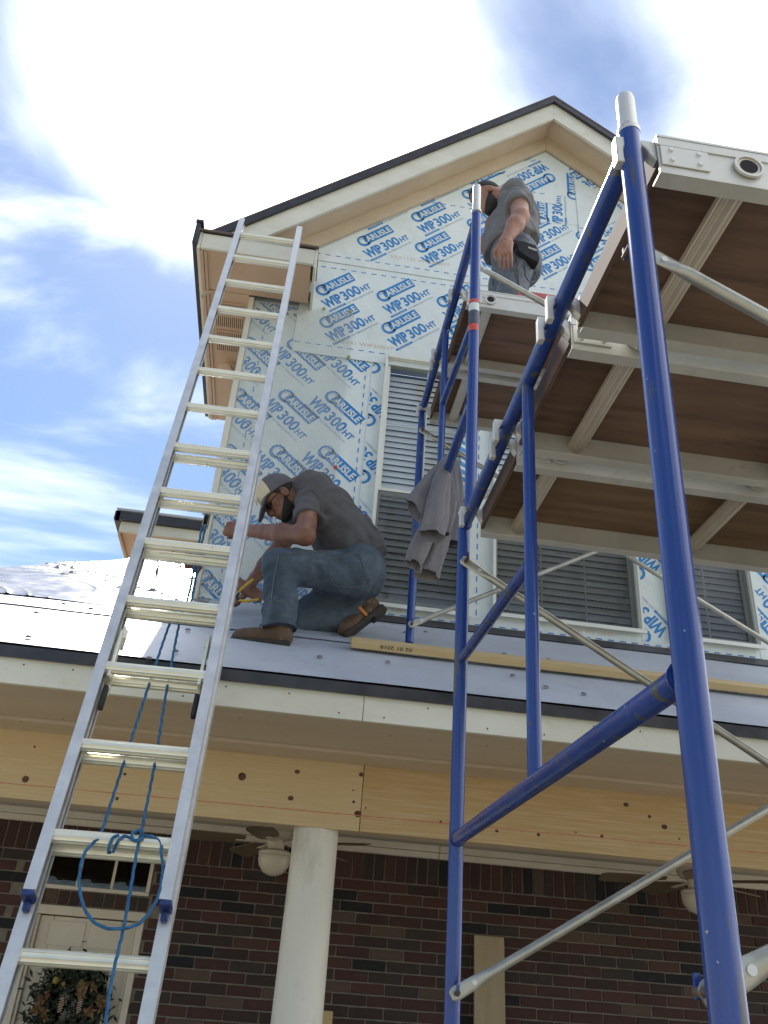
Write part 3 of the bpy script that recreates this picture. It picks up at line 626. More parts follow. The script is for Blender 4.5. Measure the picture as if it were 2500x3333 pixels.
# ---- gable roof, rake boards, eave return
YR, YE = 4.345, 4.185
ZE = H+4.20
def rake(b, y0, y1, o0, o1, side):
    """board running up the rake; o0..o1 = height offsets above the soffit line"""
    xa = -.93 if side < 0 else 4.1; sl = SLL if side < 0 else -SLR
    za = AP[1]-abs(AP[0]-xa)*abs(sl)
    b.prism([(xa, y0, H+za+o0), (AP[0]-.0008*(-side), y0, H+AP[1]+o0), (AP[0]-.0008*(-side), y0, H+AP[1]+o1), (xa, y0, H+za+o1)], (0, y1-y0, 0))
RB = .085
for sd in (-1, 1):
    part('rake_fascia', 'fascia', lambda b: rake(b, YR, YR+.022, RB, RB+.20, sd))
    part('rake_soffit', 'soffit', lambda b: rake(b, YR+.024, YW+.02, RB+.05, RB+.065, sd))
    part('rake_frieze', 'frieze', lambda b: rake(b, YW-.036, YW-.016, -.012, RB+.048, sd))
    part('rake_drip_edge', 'black_metal', lambda b: (rake(b, YR-.022, YR-.002, RB+.186, RB+.252, sd), rake(b, YR-.030, YR-.023, RB+.182, RB+.20, sd)))
    part('gable_roof_slope', 'shingle', lambda b: rake(b, YR-.024, 6.2, RB+.254, RB+.272, sd))
part('return_fascia', 'fascia', lambda b: b.box(-.93, -.185, YE, YE+.022, ZE+.004, ZE+.135), bevel=.002)
part('return_soffit', 'tan', lambda b: (b.box(-.905, -.20, YE+.024, YW-.04, ZE, ZE+.016),), bevel=.002)
part('return_end', 'trim', lambda b: b.box(-.184, -.168, YE+.001, YW+.006, ZE-.02, ZE+.16), bevel=.002)
part('return_cap', 'shingle', lambda b: b.prism([(-.97, YE-.02, ZE+.14), (-.165, YE-.02, ZE+.14), (-.165, YW+.006, ZE+.26), (-.97, YW+.006, ZE+.26)], (0, 0, .015)))
part('eave_soffit', 'tan', lambda b: b.box(-.905, -.61, YW-.036, 6.12, ZE+.001, ZE+.015))
part('eave_moulding', 'tan', lambda b: (b.box(-.93, -.908, YE+.024, 6.12, ZE-.012, ZE+.05), b.box(-.904, -.885, YE+.028, 6.12, ZE-.010, ZE-.001)), bevel=.002)
part('eave_fascia', 'fascia', lambda b: b.box(-.952, -.932, YE+.001, 6.12, ZE-.004, ZE+.15), bevel=.002)
part('eave_drip_edge', 'black_metal', lambda b: (b.box(-.985, -.954, YE-.022, 6.13, ZE+.02, ZE+.20), b.box(-.99, -.94, YE-.03, 6.13, ZE+.202, ZE+.225)), bevel=.002)
for (y0, y1) in ((4.66, 4.93), (4.965, 5.20)):
    v = part('soffit_vent', 'tan', lambda b: (b.box(-.855, -.845, y0, y1, ZE-.009, ZE-.001), b.box(-.655, -.645, y0, y1, ZE-.009, ZE-.001),
             b.box(-.844, -.656, y0, y0+.012, ZE-.009, ZE-.001), b.box(-.844, -.656, y1-.012, y1, ZE-.009, ZE-.001), b.box(-.844, -.656, (y0+y1)/2-.012, (y0+y1)/2+.012, ZE-.009, ZE-.001)))
    part('vent_backing', 'hollow_dark', lambda b: b.box(-.844, -.656, y0+.012, y1-.012, ZE-.0028, ZE-.001), v)  # near-black sheet backing the louvers
    b = MB(); b.box(-.0042, .0042, -(y1-y0)/4+.013, (y1-y0)/4-.013, -.0035, .0025); me0 = None
    for i in range(13):
        for yc in ((3*y0+y1)/4, (y0+3*y1)/4):
            if me0 is None: ob = b.build('louver', MT['tan'], v, smooth=False); me0 = ob.data; bb = BASE[house.name]; me0.transform(Matrix.Translation(bb))
            else: ob = bpy.data.objects.new('louver', me0); link(ob, v)
            ob.location = Vector((-.835+i*.0142, yc, ZE-.0062))-bb
# eave further back
za_ = H+3.50
bk = part('rear_eave_fascia', 'fascia', lambda b: b.box(-1.66, -.55, 7.0, 7.03, za_-.02, za_+.11), bevel=.002)
part('rear_eave_drip_edge', 'black_metal', lambda b: (b.box(-1.71, -.55, 6.96, 6.998, za_+.075, za_+.16), b.box(-1.72, -1.67, 6.96, 8.6, za_+.075, za_+.16)), bevel=.002)
part('rear_eave_soffit', 'tan', lambda b: (b.box(-1.64, -.55, 7.032, 8.6, za_-.018, za_), b.box(-1.665, -1.645, 7.031, 8.6, za_-.05, za_+.1)))
part('rear_roof', 'membrane', lambda b: b.prism([(-1.71, 6.95, za_+.165), (-.55, 6.95, za_+.165), (-.55, 8.6, za_+.78), (-1.71, 8.6, za_+.50)], (0, 0, .02)))
# ---- windows
SLATM = None
def window(k, x0, x1, z0, z1):
    z0 += H; z1 += H; zm = H+2.80; yo = YW-.02
    f = .016
    wn = part('window', 'vinyl', lambda b: (b.box(x0, x0+f, yo, YW+.09, z0, z1), b.box(x1-f, x1, yo, YW+.09, z0, z1), b.box(x0+f, x1-f, yo, YW+.09, z1-f, z1), b.box(x0+f, x1-f, yo, YW+.09, z0, z0+f)), bevel=.003)
    part('frame_lip', 'vinyl', lambda b: (b.box(x0-.008, x0+.008, yo-.012, yo-.001, z0-.012, z1+.012), b.box(x1-.008, x1+.008, yo-.012, yo-.001, z0-.012, z1+.012), b.box(x0+.009, x1-.009, yo-.012, yo-.001, z1-.012, z1+.012), b.box(x0-.02, x1+.02, yo-.022, yo-.0125, z0-.014, z0+.012)), wn, bevel=.002)
    a, c = x0+f, x1-f
    s = .020
    for nm, za, zb, y in (('upper_sash', zm, z1-f, YW+.012), ('lower_sash', z0+f, zm-.002, YW+.034)):
        part(nm, 'vinyl', lambda b: (b.box(a, a+s, y, y+.02, za, zb), b.box(c-s, c, y, y+.02, za, zb), b.box(a+s, c-s, y, y+.02, zb-s, zb), b.box(a+s, c-s, y, y+.02, za, za+s*1.1)), wn, bevel=.002)
        part('pane', 'glass', lambda b: b.add([(a+s, y+.010, za+s), (c-s, y+.010, za+s), (c-s, y+.010, zb-s), (a+s, y+.010, zb-s)], [(0,1,2,3)]), wn, smooth=False)
        n = 2 if (c-a) < .7 else 3
        for i in range(1, n):
            xm = a+s+(c-a-2*s)*i/n; part('muntin', 'vinyl', lambda b: b.box(xm-.006, xm+.006, y+.0135, y+.019, za+s*1.1, zb-s), wn)
        zc_ = (za+zb)/2
        for i in range(n):
            xa = a+s+(c-a-2*s)*i/n+(.0065 if i else 0); xb = a+s+(c-a-2*s)*(i+1)/n-(.0065 if i < n-1 else 0)
            part('muntin', 'vinyl', lambda b: b.box(xa, xb, y+.0135, y+.019, zc_-.006, zc_+.006), wn)
    part('insect_screen', 'screen', lambda b: b.add([(a, YW+.004, z0+f), (c, YW+.004, z0+f), (c, YW+.004, zm-.005), (a, YW+.004, zm-.005)], [(0,1,2,3)]), wn)
    for xq in (a+.10, c-.10): part('sash_latch', 'rubber', lambda b: b.box(xq-.012, xq+.012, YW+.016, YW+.030, z0+f+.004, z0+f+.020), wn, bevel=.002)
    me = None; n = int((z1-z0-.1)/.0455); b0 = BASE[wn.name]
    for i in range(n):
        if me is None:
            b = MB(); b.obox((0, 0, 0), (1,0,0), (0, .36, .933), (0, .933, -.36), (c-a)/2-.006, .0245, .0012); o = b.build('slat', MT['slat'], wn, smooth=False); me = o.data; me.transform(Matrix.Translation(b0))
        else: o = bpy.data.objects.new('slat', me); link(o, wn)
        o.location = Vector(((a+c)/2, YW+.085, z0+.06+i*.0455))-b0; o.rotation_euler = (random.uniform(-.06, .06), random.uniform(-.003, .003), 0)
    part('dark_room', 'hollow_dark', lambda b: b.box(a-.02, c+.02, YW+.162, YW+.7, z0, z1), wn, smooth=False)  # solid near-black box in place of the unlit interior
    return wn
for k, q in enumerate(WIN): window(k, *q)
# ---- front door, transom
tr = part('transom_window', 'white_trim', lambda b: (b.box(-1.306, -.66, 5.70, 5.75, H+.659, H+.679), b.box(-1.306, -.66, 5.695, 5.75, H+.459, H+.480), b.box(-1.306, -1.284, 5.70, 5.75, H+.481, H+.658), b.box(-.682, -.66, 5.70, 5.75, H+.481, H+.658)), bevel=.002)
for x in (-1.085, -.885): part('muntin', 'white_trim', lambda b: b.box(x-.008, x+.008, 5.71, 5.735, H+.481, H+.658), tr)
for x0, x1 in ((-1.283, -1.094), (-1.076, -.894), (-.876, -.683)): part('pane', 'glass_dark', lambda b: b.box(x0, x1, 5.722, 5.726, H+.481, H+.658), tr, smooth=False)
part('dark_room', 'hollow_dark', lambda b: b.box(-1.31, -.655, 5.905, 6.2, .0, H+.69), tr, smooth=False)
part('door_casing', 'door', lambda b: (b.box(-1.309, -.656, 5.69, 5.76, H+.322, H+.371), b.box(-1.309, -1.27, 5.69, 5.76, .02, H+.321), b.box(-.696, -.656, 5.69, 5.76, .02, H+.321), b.box(-1.269, -1.252, 5.705, 5.76, .02, H+.320), b.box(-.713, -.697, 5.705, 5.76, .02, H+.320)), bevel=.003)
dr = part('front_door', 'door', lambda b: (b.box(-1.25, -1.175, 5.735, 5.775, .03, H+.317), b.box(-.787, -.714, 5.735, 5.775, .03, H+.317), b.box(-1.174, -.788, 5.735, 5.775, H+.125, H+.317), b.box(-1.174, -.788, 5.735, 5.775, .03, H-.75)), bevel=.003)
for x0, x1 in ((-1.19, -.985), (-.96, -.775)): part('door_panel', 'door', lambda b: (b.box(x0, x1, 5.728, 5.734, H+.165, H+.295),), dr, bevel=.003)
part('pane', 'glass_dark', lambda b: b.box(-1.173, -.789, 5.752, 5.756, H-.75, H+.124), dr, smooth=False)
part('glass_bead', 'white_trim', lambda b: (b.box(-1.174, -1.160, 5.742, 5.75, H-.75, H+.11), b.box(-.802, -.788, 5.742, 5.75, H-.75, H+.11), b.box(-1.174, -.788, 5.742, 5.75, H+.111, H+.124)), dr)
# ================================================================== ceiling fans, eave light, wreath, boards
def fan(c, rot, label):
    t = thing('ceiling_fan', label, 'ceiling fan', c, 'white ceiling fans under the porch')
    x, y, z = c
    MB().lathe((x, y, 0), [(.0, z), (.055, z), (.055, z-.02), (.014, z-.03), (.014, z-.06), (0, z-.06)], 18).build('canopy_rod', MT['fan_white'], t)
    mo = MB().lathe((x, y, 0), [(0, z-.055), (.075, z-.058), (.10, z-.07), (.102, z-.118), (.092, z-.130), (.085, z-.145), (.05, z-.155), (.045, z-.20), (.07, z-.206), (.088, z-.215), (.088, z-.235), (0, z-.235)], 28).build('motor_housing', MT['fan_white'], t)
    MB().lathe((x, y, 0), [(.086, z-.236), (.088, z-.25), (.080, z-.285), (.055, z-.318), (.02, z-.333), (0, z-.335)], 24).build('globe', MT['globe'], t)
    for k in range(5):
        a = rot+k*2*math.pi/5; d = Vector((math.cos(a), math.sin(a), -.02)); s = Vector((-math.sin(a), math.cos(a), 0)); n = Vector((0, 0, 1))
        c0 = Vector((x, y, z-.165)); b = MB()
        tw = (s*.97+n*.22).normalized(); pts = []
        for q, wd in ((.17, .045), (.22, .056), (.40, .062), (.50, .062), (.54, .048)): pts.append((c0+d*q+tw*wd, c0+d*q-tw*wd))
        poly = [p[0] for p in pts]+[p[1] for p in reversed(pts)]; b.prism(poly, (0, 0, .006)); bl = b.build('blade', MT['fan_blade'], t, smooth=False)
        MB().bar(c0+d*.06, c0+d*.22+Vector((0,0,-.004)), (0,0,1), .03, .006).build('blade_arm', MT['fan_white'], bl)
    MB().tube([(x+.09, y-.03, z-.2), (x+.09, y-.03, z-.44)], .0012, 5).build('pull_chain', MT['galv'], t)
    return t
fan((.045, 5.0, H+.888), R(186), 'white ceiling fan with globe light beside the round porch column')
fan((2.43, 5.0, H+.888), R(172), 'white ceiling fan partly hidden behind the nearest blue scaffold leg')
p = at(497, 790, 5.38); p.z = ZE
t = thing('eave_light', 'tan round floodlight on the soffit below the louvred vents', 'light', (p.x, p.y, p.z))
MB().lathe((p.x+.02, p.y, 0), [(0, ZE-.001), (.055, ZE-.001), (.055, ZE-.022), (.045, ZE-.03), (0, ZE-.03)], 20).build('mounting_plate', MT['tan'], t)
MB().tube([(p.x+.02, p.y, ZE-.025), (p.x+.01, p.y-.02, ZE-.06), (p.x-.01, p.y-.05, ZE-.075)], .016, 10).build('arm', MT['tan'], t)
d = Vector((-.15, -.75, -.62)).normalized(); c = Vector((p.x-.01, p.y-.05, ZE-.08))
MB().tube([c-d*.035, c-d*.02, c+d*.02, c+d*.055, c+d*.06], [.02, .035, .045, .052, .044], 20).build('lamp_head', MT['tan'], t)
wc = Vector((-.985, 5.70, H-.12))
t = thing('wreath', 'dark autumn wreath with orange leaves hanging on the front door', 'wreath', wc)
rnd = random.Random(5)
b = MB()
for i in range(900):
    a = rnd.uniform(0, 2*math.pi); q = .15+rnd.gauss(0, .045); c = wc+Vector((q*math.cos(a)*1.05, -rnd.uniform(.0, .06), q*math.sin(a)*1.15))
    d = Vector((rnd.gauss(0,1), rnd.gauss(0,.5), rnd.gauss(0,1))).normalized(); s = d.cross(Vector((rnd.gauss(0,1),1,rnd.gauss(0,1)))).normalized(); l = rnd.uniform(.014, .032)
    b.add([c-d*l, c+s*l*.35, c+d*l, c-s*l*.35], [(0,1,2,3)])
o = b.build('foliage', MT['leaf_dark'], t, smooth=False); o['kind'] = 'stuff'
zr = win(0, 2650, 500/1619)
def maple(c, r, mat, tilt):
    b = MB(); n = 10; P = []
    for i in range(n): 
        a = math.pi/2+2*math.pi*i/n; q = .8*r*(1.0 if i % 2 == 0 else .55)*(.6+.7*rnd.random()); P.append(c+Vector((q*math.cos(a+tilt), -.03*math.sin(i*2.1+tilt)-.015*(i % 2), q*math.sin(a+tilt))))
    b.add([c+Vector((0,-.006,0))]+P, [(0, i+1, (i+1)%n+1) for i in range(n)]); return b.build('autumn_leaf', MT[mat], t, smooth=False)
for (x, y, r, mt, tl) in ((430,1960,.055,'leaf_brown',.2),(500,1900,.03,'leaf_brown',.9),(390,2060,.045,'leaf_brown',2.),(470,2080,.04,'leaf_gold',1.1),(880,1820,.055,'leaf_gold',.4),(860,1900,.05,'leaf_gold',1.7),(990,1830,.04,'leaf_gold',.2),(1060,1960,.05,'leaf_brown',.5),(950,2080,.055,'leaf_brown',1.2),(1070,2050,.035,'leaf_gold',.1),(480,2150,.03,'leaf_brown',.6)):
    maple(zr(x, y, 5.63), r, mt, tl)
for (x, y, r) in ((590,1750,.020),(670,1790,.013)):
    c = zr(x, y, 5.64); MB().lathe((c.x, c.y, 0), [(0,c.z+r),(r*.6,c.z+r*.8),(r,c.z),(r*.6,c.z-r*.8),(0,c.z-r)], 14).build('gold_ball', MT['gold'], t)
for (x, y) in ((645,2010),(840,2020)):
    c = zr(x, y, 5.635); b = MB()
    for k in range(6): b.obox(c+Vector((0,0,.03-k*.012)), (1,0,.45), (0,1,0), (-.45,0,1), .010+.005*math.sin(k*.6), .010, .0032)
    b.build('pine_cone', MT['cone'], t, bevel=.001)
b = MB(); b.obox((1.385, 5.575, H-.4), (1,0,0), (0,1,-.06), (0,.06,1), .092, .008, .80); o = b.build('leaning_board', MT['card'], None, bevel=.003)
tag(o, 'tan trim board standing against the brick wall behind the scaffold', 'board')
b = MB(); b.obox((.44, 5.45, H-.55), (1,0,0), (0,1,-.1), (0,.1,1), .034, .012, .50); o = b.build('wood_offcut', MT['lumber'], None, bevel=.003)
tag(o, 'short pale wood offcut just right of the round column', 'wood')
# ================================================================== extension ladder
Pl = Vector((-.485, 3.982, 4.139+H)); al, be, ga, wl_ = 1.2652, .0267, .0338, .347
LD = Vector((math.cos(al)*math.sin(be), -math.cos(al)*math.cos(be), -math.sin(al)))
LU = Vector((math.cos(be), math.sin(be), 0)); LU = math.cos(ga)*LU+math.sin(ga)*LD.cross(LU)
LN = LD.cross(LU).normalized()
if LN.y < 0: LN = -LN                                      # away from the climber
ST = .3048
kg = (Pl.z)/(-LD.z)/ST
lad = thing('extension_ladder', 'tall aluminium extension ladder leaning on the gable eave', 'ladder', Pl+LD*ST*kg)
def rail(name, u, k0, k1, n, inward, wd=.032, dp=.056):
    """C-shaped rail: web outside, two flanges turned inward"""
    b = MB(); a = Pl+LU*u+LN*n+LD*ST*k0; e = Pl+LU*u+LN*n+LD*ST*k1; s = LU*inward
    b.obox((a+e)/2+s*.0015, LD, LU, LN, (e-a).length/2, .0015, dp/2)
    for q in (-1, 1): b.obox((a+e)/2+s*(.003+wd/2)+LN*(q*(dp/2-.0016)), LD, LU, LN, (e-a).length/2, wd/2, .0016)
    for q in (-1, 1): b.obox((a+e)/2+s*(wd+.001)+LN*(q*(dp/2-.006)), LD, LU, LN, (e-a).length/2, .0016, .005)
    return b.build(name, MT['alu'], lad, smooth=False)
def rung(k, n, half, r=.0215):
    P = Pl+LD*ST*k+LN*n; b = MB()
    prof = lambda th, s: (1+.055*math.cos(12*th))*(1.0 if math.cos(th) > -.6 else .92)
    b.tube([P-LU*half, P-LU*half*.33, P+LU*half*.33, P+LU*half], r, 36, mod=prof); return b.build('rung', MT['rung_alu'], lad, ang=25)
hw = wl_/2
FLYK, BASEK = (-.62, 13.55), (6.85, kg-.05)
for sgn in (-1, 1):
    rail('fly_rail', sgn*(hw+.030), *FLYK, -.012, -sgn)
    rail('base_rail', sgn*(hw+.038), *BASEK, .046, -sgn, .036)
for k in range(0, 14): rung(k, -.012, hw+.028)
for k in range(7, int(kg)+1): rung(k+.03, .046, hw+.036)
for sgn in (-1, 1):
    c = Pl+LU*(sgn*(hw+.016))+LD*ST*(FLYK[1]+.03)-LN*.012
    b = MB(); b.obox(c, LD, LU, LN, .009, .018, .031); b.obox(c+LD*.022+LN*.016, LD, LU, LN, .014, .010, .012); b.build('rail_end_cap', MT['blue_plastic'], lad, bevel=.004)
    c = Pl+LU*(sgn*(hw-.020))+LD*ST*11+LN*.010
    lk = MB(); lk.obox(c-LD*.06-LN*.02, LD, LU, LN, .10, .006, .016); lk.obox(c-LD*.16+LN*.015, LD, LU, LN, .035, .005, .03); lk.obox(c+LD*.035+LN*.02, LD, LU, LN, .05, .006, .012); lk.obox(c-LD*.165, LD, LU, LN, .02, .014, .008)
    l_ = lk.build('rung_lock', MT['rung_alu'], lad, bevel=.002)
    b = MB(); b.obox(c+LD*.115-LN*.012, LD, LU, LN, .045, .008, .013); b.build('lock_tongue', MT['rubber'], l_, bevel=.003)
pc = atP(441, 1122, Pl+LN*.10, LN)
b = MB(); b.obox(pc-LD*.06, LD, LU, LN, .03, .013, .004); b.obox(pc, LD, LU, LN, .045, .002, .014); b.obox(pc+LU*.02, LD, LU, LN, .045, .002, .014); pu = b.build('pulley', MT['galv'], lad, bevel=.001)
MB().tube([pc+LU*.003, pc+LU*.010, pc+LU*.017], [.024, .019, .024], 16).build('sheave', MT['rubber'], pu)
tw = lambda th, s: 1+.28*math.cos(3*th-s*150)
def rope_path(px, lift, n=10): return spline([atP(x, y, Pl+LN*(l if l is not None else lift), LN) for x, y, l in px], n)
def fine(P, step=.006):
    o = []
    for a, b in zip(P[:-1], P[1:]):
        k = max(1, int((b-a).length/step)); o += [a+(b-a)*(i/k) for i in range(k)]
    return o+[P[-1]]
ropes = [[(437,1133,.10),(425,1200,.105),(403,1300,.105),(376,1324,.105),(325,1470,.03),(270,1640,.03),(222,1790,.02),(213,1818,-.02)],
         [(446,1133,.10),(437,1170,.105),(413,1300,.105),(393,1325,.105),(362,1480,.03),(336,1640,.03),(306,1795,.0),(303,1806,-.03)],
         [(300,1806,-.034),(325,1806,-.034),(346,1820,-.03),(349,1850,-.03),(352,1880,-.035),(340,1940,-.04),(306,1990,-.045),(262,2006,-.05),(215,1999,-.045),(184,1965,-.04),(171,1905,-.04),(180,1850,-.035),(200,1822,-.03),(213,1812,-.03)],
         [(285,1812,-.034),(268,1806,-.036),(252,1822,-.036),(244,1842,-.02)],[(258,1804,-.036),(243,1810,-.036),(234,1838,-.03),(238,1842,-.01)],
         [(303,1806,-.034),(294,1850,-.036),(270,1990,-.04),(243,2110,-.045),(228,2212,-.05),(220,2300,-.05)]]
rp = None
b = MB()
for q in ropes: b.tube(fine(rope_path(q, 0)), .0043, 9, mod=tw)
c = atP(297, 1806, Pl-LN*.038, LN); b.tube(fine(spline([c+LU*.016*math.cos(a)+LD*.016*math.sin(a)+LN*(-.004*(a % 2)) for a in np.linspace(0, 9, 14)], 4)), .0043, 9, mod=tw)
rp = b.build('rope', MT['rope'], lad, ang=80)
# ---- brown bundle on the ladder
q = win(480, 1620, 240/1561)
c0 = q(990, 1330, 3.50)
t = thing('cloth_bundle', 'crumpled brown cloth bundle with trailing cord hanging behind a ladder rung', 'cloth', c0)
kx = (q(1100, 1330, 3.5)-q(1000, 1330, 3.5)).length/100
def fb(P):
    d = smin([f_ell(P, q(1010,1290,3.5), [(1,0,0),(0,1,0),(0,0,1)], (230*kx,.035,150*kx)), f_cap(P, q(960,1380,3.5), q(1000,1530,3.49), .022, .012), f_cap(P, q(1150,1300,3.5), q(1110,1500,3.5), .016, .006),
              f_cap(P, q(800,1250,3.5), q(830,1500,3.5), .012, .004)], .02)
    return d+wob(P, 95, .004)+wob(P, 190, .002, 1.)
nets('cloth', fb, A3(c0)-.11, A3(c0)+.11, .0035, MT['brown_cloth'], t)
b = MB(); b.tube(spline([q(760,1200,3.5), q(620,1260,3.49), q(590,1370,3.49), q(660,1520,3.49), q(780,1650,3.49), q(900,1710,3.49), q(1010,1690,3.49), q(1110,1530,3.5)], 6), .0030, 7); b.build('strap', MT['brown_cloth'], t)
b = MB(); b.tube(spline([q(560,1180,3.5), q(480,1260,3.49), q(400,1330,3.49), q(350,1290,3.5), q(420,1200,3.5), q(560,1160,3.51)], 5), .006, 8); b.tube(spline([q(350,1300,3.49), q(250,1400,3.49), q(215,1440,3.49)], 4), .0016, 6); b.tube([q(235,1430,3.49), q(215,1500,3.49), q(195,1580,3.49), q(200,1640,3.49), q(185,1710,3.49)], [.003,.004,.006,.0045,.001], 7); b.build('cord', MT['brown_cloth'], t)
# ================================================================== scaffold
TR = .0215
def leg(b, p, q): b.tube([p, q], TR, 18)
def dec(o, lab): o['label'] = lab; return o
def sframe(label, far, near, zt, zl, fz0, nz0, strut=None, diag=None, pins=(), top_pin=None, decal=None, ztf=None):
    """two legs, top and lower ledgers, strut and short diagonal; far/near are (x, y)"""
    fx, fy = far; nx, ny = near; base = (nx, ny, nz0); ztf = ztf or zt
    t = thing('scaffold', label, 'scaffold', base, 'blue tubular scaffold frames')
    F0 = Vector((fx, fy, fz0)); N0 = Vector((nx, ny, nz0)); FT = Vector((fx, fy, ztf)); NT = Vector((nx, ny, zt))
    MB().tube([F0, FT+Vector((0,0,.045))], TR, 18).build('leg', MT['blue_paint'], t); nl = MB().tube([N0, NT+Vector((0,0,.045))], TR, 18).build('leg', MT['blue_paint'], t)
    d = (NT-FT).normalized(); MB().tube([FT+d*.015, NT-d*.015], TR*.98, 18).build('top_ledger', MT['blue_paint'], t)
    l0 = Vector((fx, fy, zl[0])); l1 = Vector((nx, ny, zl[1])); d2 = (l1-l0).normalized()
    MB().tube([l0+d2*.015, l1-d2*.015], TR*.92, 16).build('lower_ledger', MT['blue_paint'], t)
    for (c, dd) in ((l0, d2), (l1, -d2), (FT, d), (NT, -d)):
        cc = c+dd*TR; MB().tube([cc-dd*.004, cc+dd*.008], [TR*1.14, TR*1.0], 16).build('weld_bead', MT['blue_paint'], t)
    if strut:
        ya = strut; k = (ya-fy)/(ny-fy); a = FT.lerp(NT, k); e = l0.lerp(l1, k); MB().tube([a-Vector((0,0,.012)), e+Vector((0,0,.012))], TR*.74, 14).build('strut', MT['blue_paint'], t)
        if diag:
            zs, zleg, side = diag; s = Vector((a.x, a.y, zs)); gq = Vector((fx, fy, zleg)) if side == 'far' else Vector((nx, ny, zleg)); dq = (gq-s).normalized()
            MB().tube([s+dq*.012, gq-dq*.016], TR*.72, 14).build('diagonal_strut', MT['blue_paint'], t)
    for (x, y, z, sg) in pins:
        MB().tube([(x, y-sg*TR*.6, z), (x, y-sg*(TR+.050), z)], .0065, 10).build('brace_pin', MT['rust'], t)
        MB().obox((x, y-sg*(TR+.046), z+.006), (1,0,0), (0,1,0), (0,0,1), .004, .003, .014).build('pin_latch', MT['blue_paint'], t)
    if top_pin:
        for (x, y, z0, z1) in top_pin:
            MB().tube([(x, y, z0), (x, y, z0+.012), (x, y, z0+.013), (x, y, z1-.014), (x, y, z1-.004), (x, y, z1)], [TR*1.05, TR*1.05, TR*.86, TR*.86, TR*.76, TR*.45], 18).build('coupling_pin', MT['pin_steel'], t)
    if decal:
        x, y, bands = decal
        for (z0, z1, mt) in bands: MB().tube([(x, y, z0), (x, y, z1)], TR+.0008, 18, caps=False).build('decal', MT[mt], nl)
    return t
XA, YA, XB, YBm, XC, YC = .537, 2.58, .522, 1.03, .572, 4.02
zt1 = H+1.462
st1 = atX(1141, 862, .53).y; dg_s = atX(1133, 1240, .531).z; dg_f = at(1003, 1428, YA).z
sframe('blue scaffold frame whose near leg is the thickest at right', (XA, YA), (XB, YBm), zt1, (H+.427, H+.405), H-.06, H-.06, st1, (dg_s, dg_f, 'far'),
       pins=[(XA, YA, at(1012,1225,YA).z, 1), (XA, YA, at(985,2146,YA).z, 1), (XB, YBm, at(1362,530,YBm+.04).z, -1), (XB, YBm, at(1531,2143,YBm+.04).z, -1)], top_pin=[(XB, YBm, H+1.500, at(1372,213,YBm).z), (XA, YA, H+1.505, H+1.53)])
st2 = atX(963, 702, .562).y; zlow = atX(972, 1000, .562).z; zs2 = atX(951, 885, .562).z
cz = roofz(YC)+.02
sframe('blue scaffold frame standing on the porch roof with sweatshirt on it', (XC, YC), (XA+.02, YA), H+2.985, (zlow, zlow), cz, H+1.53, st2, (zs2, at(1018, 690, YA).z, 'near'),
       pins=[(XC, YC, H+1.655, 1), (XC, YC, H+2.845, 1), (XA+.02, YA, H+2.775, -1), (XA+.02, YA, H+1.60, -1)], top_pin=[(XA+.02, YA, at(1037, 462, YA).z, at(1039, 403, YA).z)],
       decal=(XA+.019, YA, [(at(1029,720,YA).z, at(1029,706,YA).z, 'decal_red'), (at(1029,705,YA).z, at(1029,678,YA).z, 'decal_dark'), (at(1029,677,YA).z, at(1029,661,YA).z, 'decal_white'), (at(1029,660,YA).z, at(1029,653,YA).z, 'decal_red')]), ztf=H+3.01)
sframe('lowest blue scaffold frame standing on the ground below the picture', (XA, YA), (XB, YBm), H-.125, (H-1.25, H-1.25), .0, .0, st1)
XR = 2.70
sframe('blue scaffold frame at the far end of the lower planks', (XR, YA), (XR-.01, YBm), zt1, (H+.42, H+.41), H-.06, H-.06, st1)
sframe('lowest blue frame at the far end, on the ground', (XR, YA), (XR-.01, YBm), H-.125, (H-1.25, H-1.25), .0, .0, st1)
sframe('blue scaffold frame at the far end of the upper planks', (XR+.02, YC), (XR+.01, YA), H+2.985, (zlow, zlow), cz, H+1.53, st2, ztf=H+3.01)
def brace(label, X0, Y0, za, zb, X1, y, grp='crossed galvanised scaffold braces', half=None):
    """two flat-ended tubes riveted where they cross"""
    t = thing('cross_brace', label, 'brace', (X0, Y0, min(za, zb)), grp)
    y1 = Y0-(TR+.018)*y
    for k, (z0, z1) in enumerate(((za, zb), (zb, za))):
        a = Vector((X0, y1-.012*k*y, z0)); e = Vector((X1, y1-.012*k*y, z1)); d = (e-a).normalized(); b = MB(); n = Vector((0, 1, 0)); s = d.cross(n)
        prof = [(-.017, .011, .0026), (-.010, .0165, .0026), (.0, .0180, .0026), (.050, .0170, .003), (.080, .0145, .0075), (.105, .0125, .0125)]
        L_ = (e-a).length; prof2 = prof+[(L_-q, u, v) for q, u, v in reversed(prof)]
        V = []; m_ = 14
        for q, u, v in prof2: V += [a+d*q+s*(u*math.cos(2*math.pi*j/m_))+n*(v*math.sin(2*math.pi*j/m_)) for j in range(m_)]
        F = [(i*m_+j, i*m_+(j+1)%m_, (i+1)*m_+(j+1)%m_, (i+1)*m_+j) for i in range(len(prof2)-1) for j in range(m_)]+[tuple(range(m_))[::-1], tuple(range((len(prof2)-1)*m_, len(prof2)*m_))]
        b.add(V, F); br = b.build('brace_tube', MT['galv'], t, ang=50)
        c = a+d*.055; MB().tube([c-n*.005, c+n*.005], [.0065, .0065], 12).build('rivet', MT['pin_steel'], br)
    mid = Vector(((X0+X1)/2, y1-.005, (za+zb)/2)); MB().tube([mid-Vector((0,.028,0)), mid+Vector((0,.022,0))], .006, 10).build('pivot_rivet', MT['galv'], t)
    return t
brace('galvanised cross brace low in front of the porch, from the middle blue leg', XA, YA, at(1012,1225,YA).z, at(985,2146,YA).z, XR, 1)
